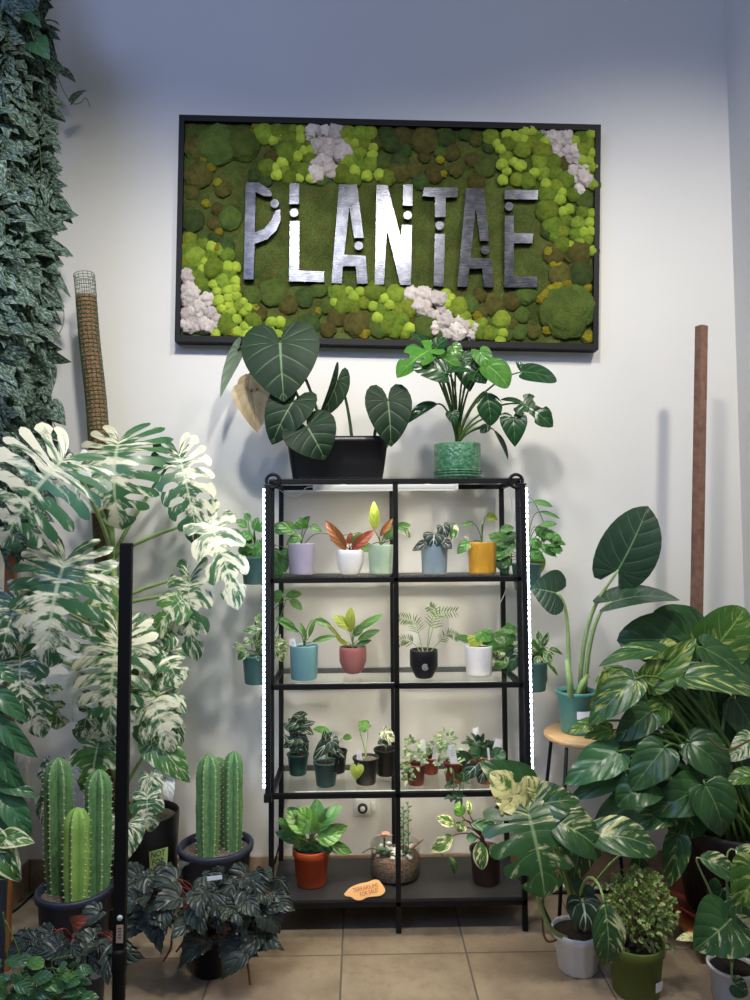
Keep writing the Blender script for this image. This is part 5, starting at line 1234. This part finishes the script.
p = Plant('potted_alocasia', 'three-leaved elephant ear in a teal nursery pot on the round stool', 'plant', loc, L_['alo'], M_['palestem'], .05, 'alocasia', sr=.008, hint=(0, -1, .2))
p.pot(19.5 / q, 16 / q, 41 / q, M_['alopot'], 'nursery', M_['soil'])
zb_ = ORG[p.r.name] + V((0, -.067, .075)); mb = MB(); vs = []
for i in range(9): an = -pi / 2 - .3 + i * .11; vs.append(loc + V((.0785 * math.cos(an), .0785 * math.sin(an), .068)))
for i in range(8, -1, -1): an = -pi / 2 - .3 + i * .11; vs.append(loc + V((.0800 * math.cos(an), .0800 * math.sin(an), .1)))
mb.add(vs, [[i, i + 1, 16 - i, 17 - i] for i in range(8)]); p.part(mb, 'pot_label', M_['paper'])
bs = p.base
p.leaf(618, 570, 648, 506, 60, y=.06, rnd=.4, jit=.02, fold=.05, base=bs + V((.015, .01, 0)), hint=(0, -1, .15), k=.6)
p.leaf(612, 602, 680, 600, 66, y=.0, yt=-.03, rnd=.6, jit=.02, hint=(0, -.22, 1), base=bs + V((.03, -.01, 0)), fold=.1, k=.35)
p.leaf(556, 593, 531, 588, 46, y=.06, yt=.06, rnd=.2, jit=.02, hint=(.1, -1, .25), kind='arrow', base=bs + V((-.03, 0, 0)), k=.35)
for x, x2, y2_ in ((571, 567, 660), (576, 588, 675)):
    mb = MB(); A, B_ = U(x, 692, .055), U(x2, y2_, .055); tube(mb, [A - V((0, 0, .02)), A.lerp(B_, .5), B_], [.014, .013, .008], 10); p.part(mb, 'stem', M_['palestem'])

# ------------------------------------------------------------------ the big golden pothos
yc = -.02
loc = V((U(735, 900, yc).x, yc, 0))
p = Plant('potted_pothos', 'huge yellow-splashed pothos with a wooden stake in a very dark pot, right side', 'plant', loc, L_['poth'], M_['stem'], -.1, 'pothos', sr=.006, hint=(0, -1, .55), wave=.02)
mb = MB()
for k in range(5): box(mb, loc + V((-.25 + k * .104, -.24, .055)), loc + V((-.25 + k * .104 + .084, .24, .075)), .002)
p.part(mb, 'dolly_board', M_['plank'], smooth=False)
for sx, sy in ((-.17, -.17), (.17, -.17), (-.17, .17), (.17, .17)):
    mb = MB(); cc = loc + V((sx, sy, .0275)); tube(mb, [cc - V((.012, 0, 0)), cc + V((.012, 0, 0))], .0275, 16); p.part(mb, 'caster', M_['blackplastic'])
mb = MB(); lathe(mb, loc + V((0, 0, .0755)), [(.2, 0), (.215, .004), (.262, .05), (.266, .055), (.258, .055), (.21, .012), (.001, .012)], 48); p.part(mb, 'saucer', M_['redpot'])
pot_o = loc + V((0, 0, .089)); mb = MB(); lathe(mb, pot_o, [(.16, 0), (.175, .005), (.222, .27), (.24, .275), (.243, .32), (.238, .33), (.228, .33), (.222, .3)], 120, flute=.006, nf=40); p.part(mb, 'pot', M_['darkwoodpot'])
mb = MB(); lathe(mb, pot_o, [(.22, .3), (.12, .305), (.001, .31)], 32, capb=False); p.part(mb, 'soil', M_['soil'])
p.base = pot_o + V((0, 0, .3))
st0, st1 = U(694, 860, .08), U(701.5, 326, .08); st0.z = pot_o.z + .28
ax = (st1 - st0).normalized(); mb = MB(); beam(mb, st0, st1, .036, .036, (.38, -1, 0), .002); p.part(mb, 'wooden_stake', M_['stake'], smooth=False)
SX = U(700, 700, .0)
def bp(): return V((loc.x + rng.uniform(-.14, .08), yc + rng.uniform(-.17, -.02), p.base.z))
def pl(ax, ay, tx, ty, w, y=-.12, mat=None, **k):
    k.setdefault('jit', .12); p.leaf(ax, ay, tx, ty, w, y=y, mat=mat and L_[mat], base=bp(), **k)
pl(688, 642, 617, 640, 58, .0, rnd=.3, hint=(0, -1, .5), kind='round', arch=.1)
pl(702, 635, 652, 614, 44, .04, rnd=.4, hint=(0, -1, .5), kind='round')
pl(709, 654, 745, 608, 56, -.05, 'pothy', rnd=.2, hint=(0, -1, .2), kind='round')
pl(672, 655, 598, 667, 30, -.12, rnd=.75, hint=(0, -.55, 1), arch=.15)
pl(648, 683, 696, 638, 34, -.16, 'pothy', rnd=.5, hint=(.3, -1, .4), fold=.3)
pl(704, 648, 760, 694, 50, -.1, rnd=.4, hint=(.2, -.8, .8))
pl(682, 676, 762, 700, 36, -.2, rnd=.95, hint=(0, -.8, .8), arch=.12)
pl(660, 655, 690, 668, 40, -.08, 'pothy', rnd=.6)
pl(634, 680, 588, 726, 36, -.22, rnd=.8, hint=(-.2, -1, .5), mat='poth', fold=.2)
pl(606, 672, 588, 709, 22, -.2, 'pothy', rnd=.7, hint=(.6, -1, .2), fold=.3)
pl(624, 672, 594, 684, 22, -.16, 'pothy', rnd=.5, hint=(0, -.6, 1))
pl(664, 702, 640, 734, 26, -.16, 'pothy', rnd=.3, hint=(0, -1, .3))
pl(650, 712, 614, 742, 32, -.18, rnd=.5)
pl(592, 723, 566, 734, 14, -.2, 'pothy', rnd=.5); pl(612, 730, 584, 738, 18, -.18, 'pothy', rnd=.3)
pl(618, 752, 564, 785, 38, -.22, rnd=.6, hint=(-.1, -.9, .8), wave=.08, mat='lily')
pl(650, 740, 606, 758, 32, -.16, rnd=.5)
pl(664, 748, 630, 792, 40, -.28, rnd=.45, hint=(-.2, -1, .6), wave=.04)
pl(652, 784, 617, 806, 38, -.26, kind='round', rnd=.4, hint=(0, -1, .9), arch=.25, fold=.2)
pl(620, 772, 568, 801, 24, -.2, 'lily', rnd=.2, fold=.3)
pl(690, 742, 728, 782, 44, -.2, rnd=.35, hint=(0, -1, .4), arch=.2)
pl(706, 786, 648, 816, 42, -.24, rnd=.5, hint=(0, -1, .7), arch=.2)
pl(705, 785, 722, 836, 50, -.28, rnd=.35, hint=(0, -1, .5), arch=.15)
pl(690, 805, 680, 842, 44, -.2, rnd=.7, hint=(0, -1, .4))
pl(670, 815, 628, 835, 26, -.24, rnd=.75, hint=(0, -.8, .9), arch=.2)
pl(678, 836, 668, 888, 26, -.22, rnd=.85, hint=(-.3, -1, .1), fold=.3)
pl(754, 775, 726, 784, 22, -.26, 'pothy', rnd=.3, hint=(0, -.6, 1))
pl(752, 738, 728, 762, 24, -.2, 'alog', rnd=.7)
pl(640, 800, 590, 834, 36, -.12, rnd=.1, mat='dark', hint=(0, -.8, .9))
pl(752, 790, 740, 850, 44, -.1, rnd=.3); pl(735, 700, 758, 745, 46, -.05, rnd=.2); pl(712, 706, 745, 740, 44, -.02, rnd=.1, mat='dark')
pl(655, 760, 690, 800, 46, -.02, rnd=.1, mat='dark'); pl(700, 715, 665, 760, 50, .05, rnd=.1, mat='dark'); pl(660, 690, 690, 740, 44, .08, rnd=.0, mat='dark'); pl(720, 745, 750, 795, 50, .05, rnd=.05, mat='dark')
pl(662, 735, 650, 785, 40, .05, rnd=.1, mat='dark'); pl(690, 690, 730, 720, 44, .06, rnd=.1, mat='dark'); pl(640, 690, 660, 720, 40, .05, rnd=.1, mat='dark'); pl(735, 650, 760, 720, 50, .05, rnd=.2); pl(680, 780, 720, 830, 46, .02, rnd=.0, mat='dark'); pl(730, 810, 760, 870, 46, .0, rnd=.1, mat='dark')
mb = MB(); tube(mb, spline([U(709, 738, -.25), U(720, 748, -.26), U(732, 749, -.26), U(750, 740, -.25)]), .004, 6); p.part(mb, 'aerial_root', M_['brownstem'])

# ------------------------------------------------------------------ plants on the floor at right
f = UZ(577, 980, 0); yc = f.y + .07
loc = V((U(577.5, 962, yc).x, yc, 0)); q = sc(yc)
p = Plant('potted_monstera', 'cream-marbled split-leaved monstera in a white fluted pot in front of the stool', 'plant', loc, L_['vmon'], M_['palestem'], yc - .1, 'monstera', sr=.005, hint=(0, -1, .5), arch=.12)
hh = (980 - 942) / q; mb = MB(); lathe(mb, loc, [(.064, 0), (.067, .004), (.078, hh * .78), (.081, hh * .8), (.086, hh * .86), (.088, hh), (.084, hh), (.08, hh - .02)], 72, flute=.016, nf=12); p.part(mb, 'pot', M_['whiteplastic'])
mb = MB(); lathe(mb, loc, [(.081, hh - .014), (.04, hh - .01), (.001, hh - .008)], 24, capb=False); p.part(mb, 'soil', M_['soil']); p.base = loc + V((0, 0, hh - .02))
p.leaf(528, 812, 545, 898, 98, y=yc - .12, yt=yc - .2, fingers=7, cut=(.3, .5), gap=.32, rnd=.6, jit=.04, hint=(-.05, -1, .5), fold=.05, curl=.2)
p.leaf(523, 806, 490, 772, 46, y=yc - .08, mat=L_['vcream'], fingers=4, cut=(.5, .7), rnd=.5, jit=.06, hint=(-.1, -1, .5))
p.leaf(527, 808, 492, 796, 30, y=yc - .09, mat=L_['vcream'], fingers=3, cut=(.5, .7), rnd=.6, jit=.06, hint=(-.1, -1, .5), base=None)
p.leaf(524, 795, 478, 762, 52, y=yc + .02, rnd=.5, kind='heart', hint=(0, -1, .6))
p.leaf(541, 802, 524, 776, 22, y=yc - .06, mat=L_['vcream'], kind='oval', rnd=.2, fold=.4, hint=(.3, -1, .6))
p.leaf(534, 806, 580, 800, 44, y=yc - .08, rnd=.55, kind='heart', hint=(.1, -1, .6), arch=.2)
p.leaf(545, 818, 602, 855, 42, y=yc - .12, rnd=.55, kind='oval', hint=(.1, -1, .6), arch=.2)
p.leaf(582, 836, 658, 852, 40, y=yc - .1, rnd=.65, kind='oval', hint=(.1, -.9, .8), fold=.15, arch=.2)
p.leaf(572, 815, 600, 850, 26, y=yc - .02, rnd=.7, kind='heart'); p.leaf(580, 846, 572, 884, 32, y=yc - .04, rnd=.4, kind='heart'); p.leaf(640, 850, 634, 884, 20, y=yc - .06, rnd=.3, kind='oval')
p.leaf(583, 903, 584, 932, 36, y=yc - .12, rnd=.3, kind='heart', mat=L_['polly'], jit=.1, arch=.2); p.leaf(584, 885, 578, 897, 24, y=yc - .08, rnd=.3, kind='heart', mat=L_['dark'])
p.leaf(604, 903, 606, 966, 34, y=yc - .44, rnd=.6, kind='oval', hint=(-.1, -1, .2), fold=.15)
mb = MB(); tube(mb, spline([p.base + V((-.03, -.02, -.01)), U(552, 930, yc - .08), U(540, 905, yc - .1), U(536, 880, yc - .1)]), .008, 8); p.part(mb, 'stem', M_['palestem'])
mb = MB(); tube(mb, spline([p.base + V((-.03, 0, 0)), U(546, 940, yc - .03), U(543, 900, yc - .03), U(552, 850, yc - .05)]), .004, 8); p.part(mb, 'stem', M_['brownstem'])
f = UZ(636, 1004, 0); yc = f.y + .07; loc = V((U(636, 985, yc).x, yc, 0)); q = sc(yc)
p = Plant('potted_aralia', 'bushy small-leaved aralia tree in an olive green pot with white sticker', 'plant', loc, L_['aral'], M_['brownstem'], yc, 'oval')
hh = (1004 - 962) / q + .02; p.pot(.092, .075, hh, M_['olive'], 'taper', M_['soil'], sd=.02)
mb = MB(); cs = U(656, 988, yc - .082); vs = []
for i in range(5): an = -1.2 + i * .1; vs.append(loc + V((.09 * math.cos(an), .09 * math.sin(an), cs.z - .016 - loc.z)))
for i in range(4, -1, -1): an = -1.2 + i * .1; vs.append(loc + V((.0925 * math.cos(an), .0925 * math.sin(an), cs.z + .016 - loc.z)))
mb.add(vs, [[i, i + 1, 8 - i, 9 - i] for i in range(4)]); p.part(mb, 'sticker', M_['paper'])
tips = []
for x, y_ in ((612, 908), (622, 898), (634, 892), (646, 900), (660, 912), (632, 915), (648, 918), (620, 925), (655, 930)):
    c = U(x, y_, yc + rng.uniform(-.08, .05)); tips.append(c); b = p.base + rnd3(.025); b.z = p.base.z
    mb = MB(); tube(mb, spline([b, b.lerp(c, .4) + rnd3(.015), c]), [.0055] * 6 + [.004] * 7, 7); p.part(mb, 'stem', M_['brownstem'])
mb = MB(); cc = U(639, 912, yc)
for i in range(2600):
    d = rnd3(1)
    if d.length > 1 or d.length < .35 or d.z < -.34: continue
    q0 = cc + V((d.x * .115, d.y * .1, d.z * .125 + .012)) * (1 + .22 * noise.noise(d * 2.4)); small(mb, q0, d + rnd3(.8), .0125, .017, 'round', nt=4, nu=1, fold=.2)
for i in range(60):
    q0 = U(rng.uniform(612, 672), rng.uniform(930, 950), yc + rng.uniform(-.06, .04)); small(mb, q0, V((rng.uniform(-1, 1), -.5, -.5)), .012, .02, 'round', nt=4, nu=1)
p.part(mb, 'foliage', L_['aral'])
f = UZ(732, 1014, 0); yc = f.y + .06; loc = V((U(733, 995, yc).x, yc, 0)); q = sc(yc)
p = Plant('potted_monstera', 'cream-splashed monstera in a small white pot at the bottom right corner', 'plant', loc, L_['vmon'], M_['palestem'], yc - .05, 'monstera', sr=.004, hint=(0, -1, .5), arch=.12)
p.pot(.074, .06, (1012 - 976) / q, M_['whiteplastic'], 'nursery', M_['soil'])
p.leaf(728, 922, 693, 950, 58, y=yc - .14, kind='heart', rnd=.5, jit=.06, hint=(-.1, -1, .5))
p.leaf(757, 872, 733, 906, 50, y=yc - .16, kind='heart', rnd=.4, mat=L_['pothy'], jit=.06)
p.leaf(728, 920, 757, 934, 22, y=yc - .12, kind='oval', rnd=.5, mat=L_['vcream']); p.leaf(735, 930, 760, 960, 32, y=yc - .1, rnd=.3, kind='heart'); p.leaf(730, 895, 742, 925, 26, y=yc - .04, rnd=.5, kind='oval')
p.leaf(700, 858, 738, 880, 26, y=yc - .02, rnd=.65, kind='oval', hint=(0, -.8, .9)); p.leaf(735, 850, 765, 875, 30, y=yc, rnd=.6, kind='oval'); p.leaf(735, 985, 748, 995, 20, y=yc - .1, rnd=.4, kind='heart'); p.leaf(740, 900, 765, 930, 40, y=yc - .1, rnd=.6, kind='heart'); p.leaf(722, 890, 708, 915, 30, y=yc + .02, rnd=.3, kind='heart')
p.leaf(700, 938, 676, 940, 10, y=yc - .08, rnd=.6, kind='lance', hint=(0, -.5, 1), mat=L_['vcream'])

# ------------------------------------------------------------------ repeats share a group
GROUPS = {'rack_light_bar': 'light bars on the rack posts', 'hanging_plant': 'hanging pots on the rack sides', 'potted_tradescantia': 'tradescantia pots on the lower shelf', 'potted_cactus': 'potted columnar cacti',
          'potted_begonia': 'dark begonias on the floor', 'wall_socket': 'wall sockets', 'power_cord': 'power cords'}
for o in bpy.data.objects:
    if o.parent is None and o.get('label') and o.name.split('.')[0] in GROUPS: o['group'] = GROUPS[o.name.split('.')[0]]
